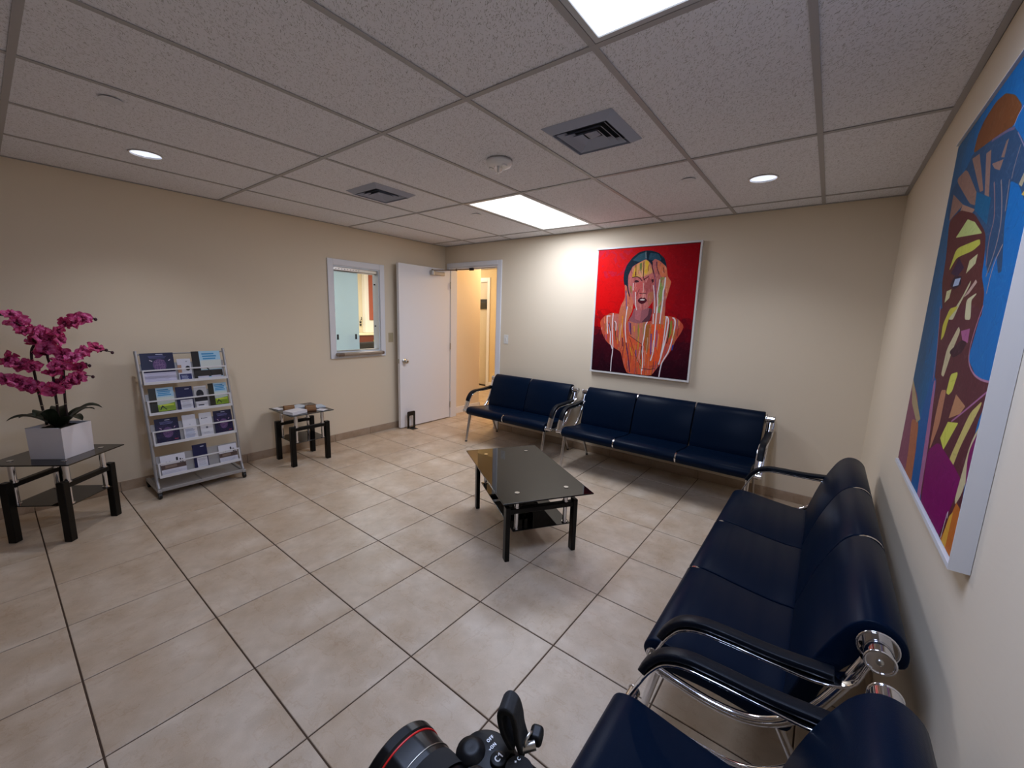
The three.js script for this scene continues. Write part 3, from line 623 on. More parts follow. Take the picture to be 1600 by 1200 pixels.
function painting(label, tex, w, h, depth, pos, turn, lip, lo = lip) {
  const t = thing('framed_painting', label, 'painting', pos, turn);
  const W2 = w / 2, H2 = h / 2;
  part('canvas', (() => { const g = rbox(w - 2 * lip - 0.008, h - lip - lo - 0.01, depth - 0.009, 0.002, 0, (lo - lip) / 2, (depth - 0.009) / 2 + 0.004); const p = g.attributes.position, uv = g.attributes.uv; for (let i = 0; i < uv.count; i++) uv.setXY(i, p.getX(i) / (w - 2 * lip) + 0.5, (p.getY(i) - (lo - lip) / 2) / (h - lip - lo) + 0.5); return g; })(), new THREE.MeshPhysicalMaterial({ map: tex, roughness: 0.5, specularIntensity: 0.15, bumpMap: wallBump, bumpScale: 0.0004 }), t);
  const fr = part('frame', merge([box(w, lip, depth, 0, H2 - lip / 2, depth / 2 + 0.001), box(w, lo, depth, 0, -H2 + lo / 2, depth / 2 + 0.001), box(lip, h - lip - lo, depth - 0.01, -W2 + lip / 2, (lo - lip) / 2, depth / 2 - 0.004), box(lip, h - lip - lo, depth, W2 - lip / 2, (lo - lip) / 2, depth / 2 + 0.001)]), M.frameWhite, t);
  part('backing', box(w - 0.01, h - 0.01, 0.003, 0, 0, 0.0026), M.black, fr);
  return t;
}
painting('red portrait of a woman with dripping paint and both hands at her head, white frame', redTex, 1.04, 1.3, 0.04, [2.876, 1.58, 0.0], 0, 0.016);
painting('blue portrait of a face with zebra-striped colours, deep white frame, on the right wall', blueTex, 0.962, 1.204, 0.036, [XR, 1.563, 2.327], -Math.PI / 2, 0.003, 0.012);

// ------------------------------------------------------------------ waiting benches
const P = 0.555;                                   // seat pitch
const seatGeo = profileX([[0.235, 0.382], [0.34, 0.388], [0.47, 0.401], [0.57, 0.414], [0.622, 0.415], [0.658, 0.398], [0.67, 0.362], [0.65, 0.33], [0.61, 0.318], [0.45, 0.326], [0.32, 0.322], [0.24, 0.328]], P - 0.01, 0.006);
const backGeo = profileX([[0.262, 0.385], [0.245, 0.48], [0.217, 0.58], [0.178, 0.68], [0.148, 0.735], [0.115, 0.762], [0.078, 0.762], [0.045, 0.738], [0.03, 0.7], [0.034, 0.665], [0.06, 0.655], [0.1, 0.652], [0.145, 0.6], [0.185, 0.5], [0.21, 0.39], [0.235, 0.372]], P - 0.01, 0.006);
const armPath = [[0.634, 0.372], [0.606, 0.436], [0.574, 0.504], [0.54, 0.546], [0.49, 0.569], [0.42, 0.575], [0.3, 0.578], [0.19, 0.585], [0.135, 0.612], [0.108, 0.688]];
const padPath = [[0.59, 0.47], [0.574, 0.504], [0.54, 0.546], [0.49, 0.569], [0.42, 0.575], [0.3, 0.578], [0.165, 0.592]];
const stripGeo = ribbon(armPath, 0.06, 0.007, 0, 0.002, 44), padGeo = ribbon(padPath, 0.043, 0.021, 0.015, 0.007, 36);
const bowGeo = tube([[0, 0.352, 0.628], [0, 0.338, 0.54], [0, 0.33, 0.43], [0, 0.345, 0.335], [0, 0.39, 0.262], [0, 0.47, 0.2], [0, 0.58, 0.148], [0, 0.68, 0.112]], 0.015, 40, 12);
const hubShape = (r, f) => merge([new THREE.CylinderGeometry(r, r, 0.062, 26).rotateZ(Math.PI / 2), new THREE.TorusGeometry(r - 0.001, 0.0035, 8, 26).rotateY(Math.PI / 2).translate(0.031, 0, 0), new THREE.CylinderGeometry(f, f, 0.006, 28).rotateZ(Math.PI / 2).translate(-0.029, 0, 0), new THREE.TorusGeometry(f - 0.002, 0.003, 8, 28).rotateY(Math.PI / 2).translate(-0.027, 0, 0)]);
const hubFront = hubShape(0.0175, 0.025), hubBack = hubShape(0.03, 0.043);
const boltGeo = new THREE.SphereGeometry(0.008, 12, 8).scale(0.6, 1, 1);
const ring = (r) => { const g = new THREE.CylinderGeometry(r, r, 0.012, 28); return g.rotateZ(Math.PI / 2); };
const clipFront = ring(0.044), clipTop = ring(0.05);
const legF = bar([0, 0.335, 0.612], [0, 0.006, 0.676], 0.017, 0.012), legR = bar([0, 0.34, 0.27], [0, 0.006, 0.1], 0.014, 0.011);
const footGeo = cyl(0.014, 0.012, 0, 0.006, 0, 14);
function bench(n, label, pos, turn) {
  const t = thing('waiting_bench', label, 'bench', pos, turn), half = n * P / 2, xe = half + 0.042;
  for (let k = 0; k < n; k++) { const x = (k - (n - 1) / 2) * P; part('seat_cushion', seatGeo, M.leather, t, [x, 0, 0]); part('back_cushion', backGeo, M.leather, t, [x, 0, 0]); }
  part('seat_rail', bar([-xe, 0.362, 0.625], [xe, 0.362, 0.625], 0.017), M.chrome, t);
  part('back_rail', bar([-xe, 0.708, 0.09], [xe, 0.708, 0.09], 0.017), M.chrome, t);
  for (let k = 1; k < n; k++) { const x = (k - n / 2) * P; part('joint_clip', clipFront, M.chrome, t, [x, 0.367, 0.628]); part('joint_clip', clipTop, M.chrome, t, [x, 0.715, 0.088]); }
  for (const s of [-1, 1]) {
    const arm = part('armrest', stripGeo, M.chrome, t, [s * xe, 0, 0]); part('arm_pad', padGeo, M.armPad, arm);
    part('side_tube', bowGeo, M.chrome, t, [s * (xe - 0.004), 0, 0]);
    for (const [y, z, g] of [[0.362, 0.63, hubFront], [0.705, 0.092, hubBack]]) { const h = part('hub', g, M.chrome, t, [s * (xe - 0.007), y, z], [0, s < 0 ? Math.PI : 0, 0]); part('bolt', boltGeo, M.satin, h, [0.032, 0, 0]); }
    const lx = s * (half - 0.02);
    for (const [g, z] of [[legF, 0.676], [legR, 0.1]]) { const l = part('leg', g, M.chrome, t, [lx, 0, 0]); part('foot', footGeo, M.blackPlastic, l, [0, 0, z]); }
  }
  return t;
}
bench(2, 'two-seat navy waiting bench with chrome arms beside the open doorway', [1.635, 0, 0.0], 0);
bench(3, 'three-seat navy waiting bench with chrome arms beneath the red portrait', [3.226, 0, 0.0], 0);
bench(3, 'three-seat navy waiting bench along the right wall beneath the blue portrait', [XR - 0.03, 0, 1.965], -Math.PI / 2);
bench(1, 'single navy bench seat closest to the viewer, cut by the lower photo edge', [XR - 0.03, 0, 3.048 + P / 2], -Math.PI / 2);

// ------------------------------------------------------------------ black glass tables
function glassTable(name, label, category, o) {
  const t = thing(name, label, category, o.pos, o.turn);
  const { L, Wd, top, shelf, frameTop, lx, lz, leg, cx, cz } = o;
  part('glass_top', rbox(L, 0.008, Wd, 0.0035, 0, top - 0.004, 0), M.glassBlack, t);
  part('glass_shelf', rbox(2 * cx + 0.05, 0.006, 2 * cz + 0.06, 0.0025, 0, shelf - 0.003, 0), M.glassBlack, t);
  for (const s of [-1, 1]) {
    part('leg_rail', rbox(leg[0] * 0.8, 0.032, 2 * lz - leg[1], 0.004, s * lx, frameTop - 0.03, 0), M.lacquer, t);
    for (const q of [-1, 1]) part('leg', rbox(leg[0], frameTop, leg[1], 0.005, s * lx, frameTop / 2, q * lz), M.lacquer, t);
  }
  for (const s of [-1, 1]) for (const q of [-1, 1]) {
    const yr = frameTop - 0.014, c = part('column', merge([cyl(o.rc, top - 0.009 - yr, 0, (top - 0.009 + yr) / 2, 0), cyl(o.rc * 0.85, frameTop - 0.046 - shelf, 0, (frameTop - 0.046 + shelf) / 2, 0), cyl(o.rc * 1.3, 0.006, 0, yr + 0.003, 0), cyl(o.rc * 1.25, 0.006, 0, shelf + 0.003, 0)]), M.chrome, t, [s * cx, 0, q * cz]);
    part('glass_disc', cyl(0.015, 0.003, 0, top + 0.0012, 0, 24), M.chrome, c);
  }
  return t;
}
glassTable('coffee_table', 'long black glass coffee table in the middle of the floor', 'table', { pos: [2.796, 0, 1.866], turn: -0.5824, L: 0.98, Wd: 0.59, top: 0.436, shelf: 0.2, frameTop: 0.355, lx: 0.365, lz: 0.228, leg: [0.05, 0.03], cx: 0.362, cz: 0.166, rc: 0.015 });
const sideSpec = { L: 0.48, Wd: 0.42, top: 0.52, shelf: 0.235, frameTop: 0.395, lx: 0.158, lz: 0.17, leg: [0.044, 0.044], cx: 0.152, cz: 0.13, rc: 0.017 };
glassTable('side_table', 'small black glass side table carrying leaflets by the left wall', 'table', { ...sideSpec, pos: [0.3, 0, 2.222], turn: 0 });
glassTable('side_table', 'small black glass side table under the potted orchid', 'table', { ...sideSpec, pos: [0.492, 0, 3.886], turn: Math.atan2(-0.264, -0.275) });

// leaflets on the side table
M.paper = mat('#dfdee2', 0.6); M.paperBlue = mat('#c3cfdc', 0.55); M.kraft = mat('#7c5230', 0.7); M.kraftLight = mat('#a07a55', 0.7);
function stackOn(name, label, cat, x, z, w, d, h, turn, m, n, m2) {
  const t = thing(name, label, cat, [x, 0.5205, z], turn);
  for (let k = 0; k < n; k++) part('sheet_block', rbox(w, h / n - 0.0006, d, 0.0012, (rnd() - 0.5) * 0.006, h * (k + 0.5) / n, (rnd() - 0.5) * 0.006), k === n - 1 && m2 ? m2 : m, t);
  return t;
}
stackOn('leaflet_stack', 'thick stack of white leaflets at the front corner of the side table', 'leaflets', 0.438, 2.345, 0.13, 0.16, 0.03, 0.25, M.paper, 3);
stackOn('leaflet_stack', 'flat bluish-white leaflets in the middle of the side table', 'leaflets', 0.2, 2.215, 0.13, 0.15, 0.012, 0.3, M.paperBlue, 2);
stackOn('leaflet_stack', 'white leaflets at the back right of the side table', 'leaflets', 0.33, 2.06, 0.12, 0.09, 0.014, -0.1, M.paper, 2, M.paperBlue);
stackOn('card', 'single pale card near the right corner of the side table', 'card', 0.475, 2.105, 0.09, 0.08, 0.004, 0.5, M.paper, 1);
stackOn('leaflet_stack', 'grey-white leaflet at the left end of the side table', 'leaflets', 0.155, 2.385, 0.12, 0.055, 0.006, 0.1, M.paper, 1);
function cardHolder(label, x, z, turn) {
  const t = thing('card_holder', label, 'card holder', [x, 0.5205, z], turn);
  part('tray', rbox(0.1, 0.012, 0.07, 0.003, 0, 0.006, 0), M.kraft, t); part('back', rbox(0.1, 0.036, 0.008, 0.003, 0, 0.03, -0.03), M.kraft, t);
  part('cards', rbox(0.088, 0.03, 0.03, 0.002, 0, 0.0275, -0.008), M.kraftLight, t);
  return t;
}
cardHolder('brown wooden card holder on the left of the side table', 0.3, 2.335, 1.4); cardHolder('brown wooden card holder right of centre on the side table', 0.425, 2.19, 1.2);

// ------------------------------------------------------------------ brochure rack
const rx = (y) => 0.37 - 0.2202 * (y - 0.06);      // lean of the uprights
const LEAN = Math.atan(0.2202);
{ const t = thing('brochure_rack', 'grey metal brochure rack on castors with four tilted shelves by the left wall', 'rack', [0, 0, 0]);
  const z0 = 2.802, z1 = 3.388;
  for (const z of [z0, z1]) {
    part('upright', tube([[0.385, 0.075, z], [rx(0.12) - 0.004, 0.14, z], [rx(0.4) + 0.012, 0.4, z], [rx(0.7) + 0.012, 0.7, z], [rx(1.0) + 0.004, 1.0, z], [rx(1.142), 1.142, z]], 0.0115, 30, 12), M.rackGrey, t);
    part('foot_bar', rspan(0.04, 0.415, 0.052, 0.078, z - 0.014, z + 0.014, 0.006), M.rackGrey, t);
    for (const x of [0.055, 0.4]) { const c = part('castor', new THREE.CylinderGeometry(0.024, 0.024, 0.02, 18).rotateX(Math.PI / 2), M.blackPlastic, t, [x, 0.0245, z]); part('castor_fork', rbox(0.026, 0.03, 0.03, 0.006, 0, 0.018, 0), M.blackPlastic, c); }
  }
  part('cross_bar', bar([rx(1.115), 1.115, z0], [rx(1.115), 1.115, z1], 0.006), M.rackGrey, t);
  part('base_tray', merge([rspan(0.09, 0.405, 0.062, 0.068, z0 + 0.014, z1 - 0.014, 0.002), rspan(0.397, 0.412, 0.058, 0.084, z0 + 0.012, z1 - 0.012, 0.003), rspan(0.085, 0.097, 0.058, 0.084, z0 + 0.012, z1 - 0.012, 0.003), rspan(0.1, 0.397, 0.066, 0.074, (z0 + z1) / 2 - 0.008, (z0 + z1) / 2 + 0.008, 0.002)]), M.rackGrey, t);
  for (const y of [0.885, 0.648, 0.412, 0.163]) {
    const s = new THREE.Group(); s.name = 'shelf'; t.add(s); s.position.set(rx(y), y, 0); s.rotation.z = LEAN;   // local y runs up the lean, x out to the front
    part('pocket_back', rspan(-0.004, -0.001, 0.0, 0.16, z0 + 0.014, z1 - 0.014, 0.001), M.rackGrey, s);
    part('ledge', merge([rspan(-0.004, 0.05, -0.004, 0, z0 + 0.012, z1 - 0.012, 0.0015), rspan(0.046, 0.05, -0.012, 0.01, z0 + 0.012, z1 - 0.012, 0.0015)]), M.rackWhite, s);
    part('front_rail', merge([rspan(0.044, 0.052, 0.094, 0.106, z0 + 0.012, z1 - 0.012, 0.002), rspan(0.044, 0.052, -0.012, 0.1, z1 - 0.022, z1 - 0.012, 0.002), rspan(0.044, 0.052, -0.012, 0.1, z0 + 0.012, z0 + 0.022, 0.002), rspan(0, 0.05, 0.095, 0.104, z1 - 0.018, z1 - 0.012, 0.002), rspan(0, 0.05, 0.095, 0.104, z0 + 0.012, z0 + 0.018, 0.002)]), M.rackWhite, s);
  }
}
// printed covers
function lines(g, x, y, w, n, dy, c, t) { g.fillStyle = c; for (let k = 0; k < n; k++) g.fillRect(x + w * 0.06 * ((k * 37) % 5) / 5, y + k * dy, w * (0.78 + 0.2 * ((k * 53) % 7) / 7), t); }
const PR = {
  brain: canvasTex(256, 256, (g, w, h) => { g.fillStyle = '#10123a'; g.fillRect(0, 0, w, h); seed = 3; for (let k = 0; k < 260; k++) { g.fillStyle = css([30 + rnd() * 60, 16 + rnd() * 20, 60 + rnd() * 50]); g.fillRect(20 + rnd() * 216, 70 + rnd() * 180, 8, 4); }
    lines(g, 110, 16, 70, 1, 10, '#c8c8e0', 6); lines(g, 50, 34, 160, 3, 11, '#7a78b0', 4);
    g.fillStyle = '#5b3f70'; g.beginPath(); g.arc(130, 150, 56, 0, 7); g.fill(); g.strokeStyle = '#8a6a94'; g.lineWidth = 3; for (let k = 0; k < 16; k++) { g.beginPath(); g.arc(100 + (k % 4) * 20, 116 + Math.floor(k / 4) * 22, 11, k, k + 3.6); g.stroke(); }
    g.strokeStyle = '#c9a8c0'; g.lineWidth = 7; g.beginPath(); g.moveTo(44, 96); g.lineTo(66, 108); g.moveTo(216, 92); g.lineTo(200, 106); g.stroke(); g.fillStyle = '#a03a5a'; g.fillRect(190, 222, 40, 10); }),
  brainWide: canvasTex(256, 256, (g, w, h) => { g.fillStyle = '#10123a'; g.fillRect(0, 0, w, h); lines(g, 120, 10, 70, 1, 10, '#c8c8e0', 5); lines(g, 60, 24, 150, 3, 9, '#6a68a0', 3);
    g.fillStyle = '#5b3f70'; g.beginPath(); g.arc(140, 104, 52, 0, 7); g.fill(); g.strokeStyle = '#8a6a94'; g.lineWidth = 3; for (let k = 0; k < 16; k++) { g.beginPath(); g.arc(112 + (k % 4) * 19, 72 + Math.floor(k / 4) * 20, 10, k, k + 3.6); g.stroke(); }
    g.strokeStyle = '#d8c8d8'; g.lineWidth = 7; g.beginPath(); g.moveTo(66, 60); g.lineTo(88, 70); g.moveTo(226, 60); g.lineTo(212, 70); g.stroke();
    g.fillStyle = '#c9c6dc'; g.fillRect(0, 166, w, 90); lines(g, 30, 180, 190, 6, 11, '#a8a6c4', 3); }),
  sky: canvasTex(256, 320, (g, w, h) => { g.fillStyle = '#a9cbe0'; g.fillRect(0, 0, w, h); g.fillStyle = '#cdd9d2'; g.fillRect(0, 120, w, 90); g.fillStyle = '#8fae2a'; g.beginPath(); g.moveTo(0, 206); g.quadraticCurveTo(130, 226, w, 196); g.lineTo(w, h); g.lineTo(0, h); g.fill(); g.fillStyle = '#c3cf3e'; g.fillRect(90, 214, 150, 20);
    g.fillStyle = '#26220f'; g.fillRect(0, 0, 74, h); g.fillRect(0, h - 22, w, 22); lines(g, 88, 22, 150, 4, 22, '#2f8cc4', 13);
    g.strokeStyle = '#141414'; g.lineWidth = 9; g.beginPath(); g.moveTo(96, 280); g.lineTo(120, 232); g.lineTo(160, 282); g.moveTo(104, 250); g.lineTo(136, 240); g.stroke(); }),
  skyTop: canvasTex(256, 256, (g, w, h) => { g.fillStyle = '#a3cbe4'; g.fillRect(0, 0, w, h); g.fillStyle = '#cfd6d2'; g.fillRect(70, 84, w, 84); g.fillStyle = '#1a1512'; g.fillRect(0, 0, 66, h); lines(g, 90, 20, 140, 3, 22, '#3a8cc0', 12);
    g.fillStyle = '#2e2823'; g.fillRect(0, 174, w, 60); g.fillStyle = '#c6c4d4'; g.fillRect(30, 226, 96, 30); g.fillRect(150, 226, 90, 30); g.strokeStyle = '#101010'; g.lineWidth = 9; g.beginPath(); g.moveTo(96, 150); g.lineTo(116, 150); g.lineTo(138, 172); g.moveTo(146, 176); g.lineTo(160, 226); g.stroke(); }),
  navy: canvasTex(192, 256, (g, w, h) => { g.fillStyle = '#101344'; g.fillRect(0, 0, w, h); lines(g, 106, 24, 62, 1, 9, '#c9cce0', 8); g.fillStyle = '#d8d8e2'; g.fillRect(40, 144, 138, 106); lines(g, 54, 160, 110, 7, 11, '#a6a8ba', 4); }),
  photo: canvasTex(192, 256, (g, w, h) => { g.fillStyle = '#b7b5b8'; g.fillRect(0, 0, w, h); g.fillStyle = '#e6e4e8'; g.fillRect(0, 0, w, 14); g.fillStyle = '#15131c'; g.beginPath(); g.ellipse(86, 92, 56, 50, 0, 0, 7); g.fill(); g.fillStyle = '#4a3d45'; g.beginPath(); g.ellipse(96, 116, 24, 22, 0, 0, 7); g.fill(); g.fillStyle = '#1a1720'; g.fillRect(0, 130, w, 46); g.fillStyle = '#dad8de'; g.fillRect(14, 180, 170, 70); lines(g, 40, 214, 110, 1, 9, '#3a3a44', 12); }),
  small: canvasTex(160, 256, (g, w, h) => { g.fillStyle = '#cfd0dc'; g.fillRect(0, 0, w, h); g.fillStyle = '#b08a70'; g.fillRect(0, 70, 44, 90); g.fillStyle = '#16141c'; g.beginPath(); g.arc(118, 112, 28, 0, 7); g.fill(); g.fillStyle = '#2c356e'; g.fillRect(10, 176, 140, 72); lines(g, 26, 190, 90, 4, 14, '#b6bcd6', 6); g.fillStyle = '#8a9098'; g.fillRect(100, 28, 18, 10); }),
  whiteBlue: canvasTex(192, 256, (g, w, h) => { g.fillStyle = '#dedee6'; g.fillRect(0, 0, w, h); g.fillStyle = '#b9bcc8'; g.fillRect(92, 98, 16, 12); lines(g, 18, 150, 150, 8, 12, '#7d93bd', 5); }),
  whiteGrey: canvasTex(192, 256, (g, w, h) => { g.fillStyle = '#dcdce2'; g.fillRect(0, 0, w, h); g.fillStyle = '#3a3c50'; g.beginPath(); g.arc(40, 58, 8, 0, 7); g.fill(); lines(g, 54, 54, 90, 1, 9, '#7e8090', 8); g.fillStyle = '#6a6c7c'; g.fillRect(84, 152, 30, 22); lines(g, 40, 212, 110, 2, 12, '#b9bac6', 4); }),
  wide: canvasTex(256, 200, (g, w, h) => { g.fillStyle = '#dcdbe4'; g.fillRect(0, 0, w, h); g.fillStyle = '#2b2a33'; for (const [x, y, s] of [[170, 44, 22], [204, 60, 18], [226, 66, 12]]) { g.beginPath(); g.arc(x, y, s * 0.5, 0, 7); g.fill(); g.fillRect(x - s * 0.5, y, s, 34); } g.fillStyle = '#9a98a6'; for (const x of [60, 92]) { g.beginPath(); g.arc(x, 74, 11, 0, 7); g.fill(); }
    g.fillStyle = '#5c4a44'; g.fillRect(0, 96, w, 50); g.fillStyle = '#8a7668'; g.fillRect(40, 104, 120, 26); g.fillStyle = '#d6d5e0'; g.fillRect(0, 144, w, 56); lines(g, 20, 154, 200, 3, 14, '#b9b8c8', 4); }),
};
M.pageEdge = mat('#cfcdd2', 0.7);
function brochure(name, label, cat, tex, z0, z1, shelfY, y1, group, out = 0.004, thick = 0.004) {
  const h = (y1 - shelfY) / Math.cos(LEAN), t = thing(name, label, cat, [rx(shelfY), shelfY, (z0 + z1) / 2], 0, group);
  t.rotation.set(0, Math.PI / 2, 0); t.rotation.order = 'YXZ'; t.rotation.x = -LEAN;     // faces the room, leaning back with the shelf
  const w = Math.abs(z1 - z0) - 0.004;
  const cover = mat('#ffffff', 0.35, { map: tex });
  part('cover', (() => { const g = rbox(w, h, 0.0012, 0.0005, 0, h / 2 + 0.0006, out + thick); const p = g.attributes.position, uv = g.attributes.uv; for (let i = 0; i < uv.count; i++) uv.setXY(i, p.getX(i) / w + 0.5, (p.getY(i) - 0.0006) / h); return g; })(), cover, t);
  part('pages', rbox(w - 0.002, h - 0.002, thick - 0.0008, 0.0005, 0, h / 2 + 0.0006, out + thick / 2 - 0.0003), M.pageEdge, t);
  return t;
}
const S1 = 0.886, S2 = 0.649, S3 = 0.413, S4 = 0.164;
brochure('brochure', 'wide dark purple brochure with a brain picture on the top shelf of the rack', 'brochure', PR.brainWide, 3.37, 3.158, S1, 1.122);
brochure('brochure', 'small brochure with people photo and navy foot on the top shelf of the rack', 'brochure', PR.small, 3.145, 3.05, S1, 1.066);
brochure('brochure', 'light blue sky brochure with black spine on the top shelf of the rack', 'brochure', PR.skyTop, 3.042, 2.832, S1, 1.122);
brochure('brochure', 'sky and green meadow booklet at the left end of the second shelf', 'brochure', PR.sky, 3.355, 3.195, S2, 0.847);
brochure('brochure', 'navy booklet with white text block on the second shelf of the rack', 'brochure', PR.navy, 3.186, 3.07, S2, 0.84);
brochure('brochure', 'booklet with black and white portrait photo on the second shelf', 'brochure', PR.photo, 3.065, 2.972, S2, 0.833);
brochure('brochure', 'sky and green meadow booklet at the right end of the second shelf', 'brochure', PR.sky, 2.962, 2.822, S2, 0.845);
brochure('brochure', 'dark purple brain brochure at the left end of the third shelf', 'brochure', PR.brain, 3.35, 3.196, S3, 0.606);
brochure('brochure', 'white leaflet with blue text lines on the third shelf', 'brochure', PR.whiteBlue, 3.174, 3.08, S3, 0.608);
brochure('brochure', 'white leaflet with small grey emblem on the third shelf', 'brochure', PR.whiteGrey, 3.06, 2.967, S3, 0.607);
brochure('brochure', 'dark purple brain brochure at the right end of the third shelf', 'brochure', PR.brain, 2.958, 2.818, S3, 0.608);
brochure('brochure', 'wide white brochure with figures at the left end of the bottom shelf', 'brochure', PR.wide, 3.353, 3.19, S4, 0.315);
brochure('brochure', 'navy booklet with white text block standing tall on the bottom shelf', 'brochure', PR.navy, 3.14, 3.036, S4, 0.357);
brochure('brochure', 'wide white brochure with figures at the right end of the bottom shelf', 'brochure', PR.wide, 2.96, 2.82, S4, 0.31);

// ------------------------------------------------------------------ potted orchid
{ const t = thing('potted_orchid', 'pink artificial orchid in a white square pot on the corner side table', 'potted plant', [0.52, 0.5205, 3.862]);
  const A = 0.75;                                  // turn of the pot
  const pg = (() => { const g = new THREE.CylinderGeometry(0.102 * Math.SQRT2, 0.1 * Math.SQRT2, 0.2, 4, 1, true); g.rotateY(Math.PI / 4); const k = new THREE.CylinderGeometry(0.094 * Math.SQRT2, 0.092 * Math.SQRT2, 0.194, 4, 1, true); k.rotateY(Math.PI / 4); k.translate(0, 0.003, 0); const ix = k.index.array; for (let i = 0; i < ix.length; i += 3) { const q = ix[i]; ix[i] = ix[i + 1]; ix[i + 1] = q; }
    const rim = []; for (let q = 0; q < 4; q++) rim.push(box(0.204, 0.004, 0.009, 0, 0.099, 0.0975).rotateY(q * Math.PI / 2)); return merge([g, k, ...rim, box(0.186, 0.006, 0.186, 0, -0.097, 0)]); })();
  pg.computeVertexNormals();
  part('pot', pg, M.potWhite, t, [0, 0.1005, 0], [0, A, 0]);
  part('soil', (() => { const g = new THREE.PlaneGeometry(0.2, 0.2, 14, 14); g.rotateX(-Math.PI / 2); const p = g.attributes.position; for (let i = 0; i < p.count; i++) p.setY(i, 0.01 * hash(i, 3, 8)); g.computeVertexNormals(); return merge([g, box(0.19, 0.03, 0.19, 0, -0.02, 0)]); })(), mat('#1c120c', 0.95), t, [0, 0.178, 0], [0, A, 0]);
  const leafMat = mat('#14210f', 0.4), stemMat = mat('#2c1a18', 0.6), budMat = mat('#3c1a26', 0.6);
  const surf = (fn, nu, nv) => { const pos = [], uv = [], idx = []; for (let i = 0; i <= nu; i++) for (let j = 0; j <= nv; j++) { const q = fn(i / nu, j / nv * 2 - 1); pos.push(...q); uv.push(i / nu, j / nv); }
    for (let i = 0; i < nu; i++) for (let j = 0; j < nv; j++) { const a = i * (nv + 1) + j, b = a + nv + 1; idx.push(a, b, a + 1, b, b + 1, a + 1); } const g = new THREE.BufferGeometry(); g.setAttribute('position', new THREE.Float32BufferAttribute(pos, 3)); g.setAttribute('uv', new THREE.Float32BufferAttribute(uv, 2)); g.setIndex(idx); g.computeVertexNormals(); return g; };
  // strap leaves arching over the rim: [direction, length, rise, half width]
  seed = 17;
  for (const [a, L, up, hw] of [[0.35, 0.24, 0.1, 0.036], [1.25, 0.2, 0.14, 0.04], [2.1, 0.2, 0.1, 0.036], [-0.5, 0.2, 0.15, 0.042], [-1.5, 0.2, 0.11, 0.03], [3.0, 0.17, 0.12, 0.038], [-2.3, 0.2, 0.09, 0.034]]) {
    const g = surf((u, v) => { const wv = hw * Math.sin(Math.PI * Math.min(1, u * 0.92 + 0.08)) ** 0.6, x = u * L, y = up * Math.sin(u * 2.0) - 0.02 * u * u + 0.35 * Math.abs(v) * wv; return [x, y, v * wv]; }, 12, 6);
    const b = g.clone(); b.translate(0, -0.0025, 0);
    part('leaf', merge([g, b]), leafMat, t, [Math.cos(a) * 0.012, 0.185, -Math.sin(a) * 0.012], [0, a, 0]);
  }
  // flowers: two broad petals, three narrower sepals, lip
  const petalTex = canvasTex(128, 128, (g, w, h) => { g.fillStyle = '#e0559b'; g.fillRect(0, 0, w, h); seed = 9; for (let k = 0; k < 90; k++) { g.strokeStyle = rnd() < 0.5 ? '#f09cc6' : '#c4226e'; g.lineWidth = 1.2; const y = rnd() * h; g.beginPath(); g.moveTo(0, h / 2 + (y - h / 2) * 0.3); g.lineTo(w * (0.5 + rnd() * 0.5), y); g.stroke(); } g.fillStyle = '#8a0f4c'; g.fillRect(0, 0, 16, h); });
  const petalMats = ['#ffffff', '#f0c4da', '#e29ac0'].map((c) => phys(c, 0.6, { map: petalTex, transmission: 0.3, thickness: 0, side: THREE.DoubleSide }));
  const petal = (a, L, hw, cup) => surf((u, v) => { const wv = hw * Math.sin(Math.PI * (0.06 + 0.9 * u ** 0.8)) ** 0.75, x = u * L, y = v * wv, z = cup * u * u + 0.25 * hw * v * v - 0.006 * Math.sin(u * 9 + v * 3); return [Math.cos(a) * x - Math.sin(a) * y, Math.sin(a) * x + Math.cos(a) * y, z]; }, 7, 4);
  const flowerGeos = [0, 1, 2].map((k) => { const c = 0.012 - 0.012 * k; return merge([petal(0.15, 0.052, 0.036, c), petal(Math.PI - 0.15, 0.052, 0.036, c), petal(Math.PI / 2, 0.052, 0.022, -c), petal(-0.85, 0.05, 0.02, -c), petal(Math.PI + 0.85, 0.05, 0.02, -c)]); });
  const lipGeo = merge([new THREE.SphereGeometry(0.009, 10, 8).scale(1, 1, 1.3).translate(0, -0.004, 0.01), petal(-Math.PI / 2, 0.026, 0.014, 0.016)]);
  const lipMat = mat('#7a0c40', 0.6), budGeo = new THREE.SphereGeometry(0.009, 10, 8).scale(1, 1.25, 1);
  const X0 = -0.02;                                // all sprays spread in the plane of the wall with scatter towards the room
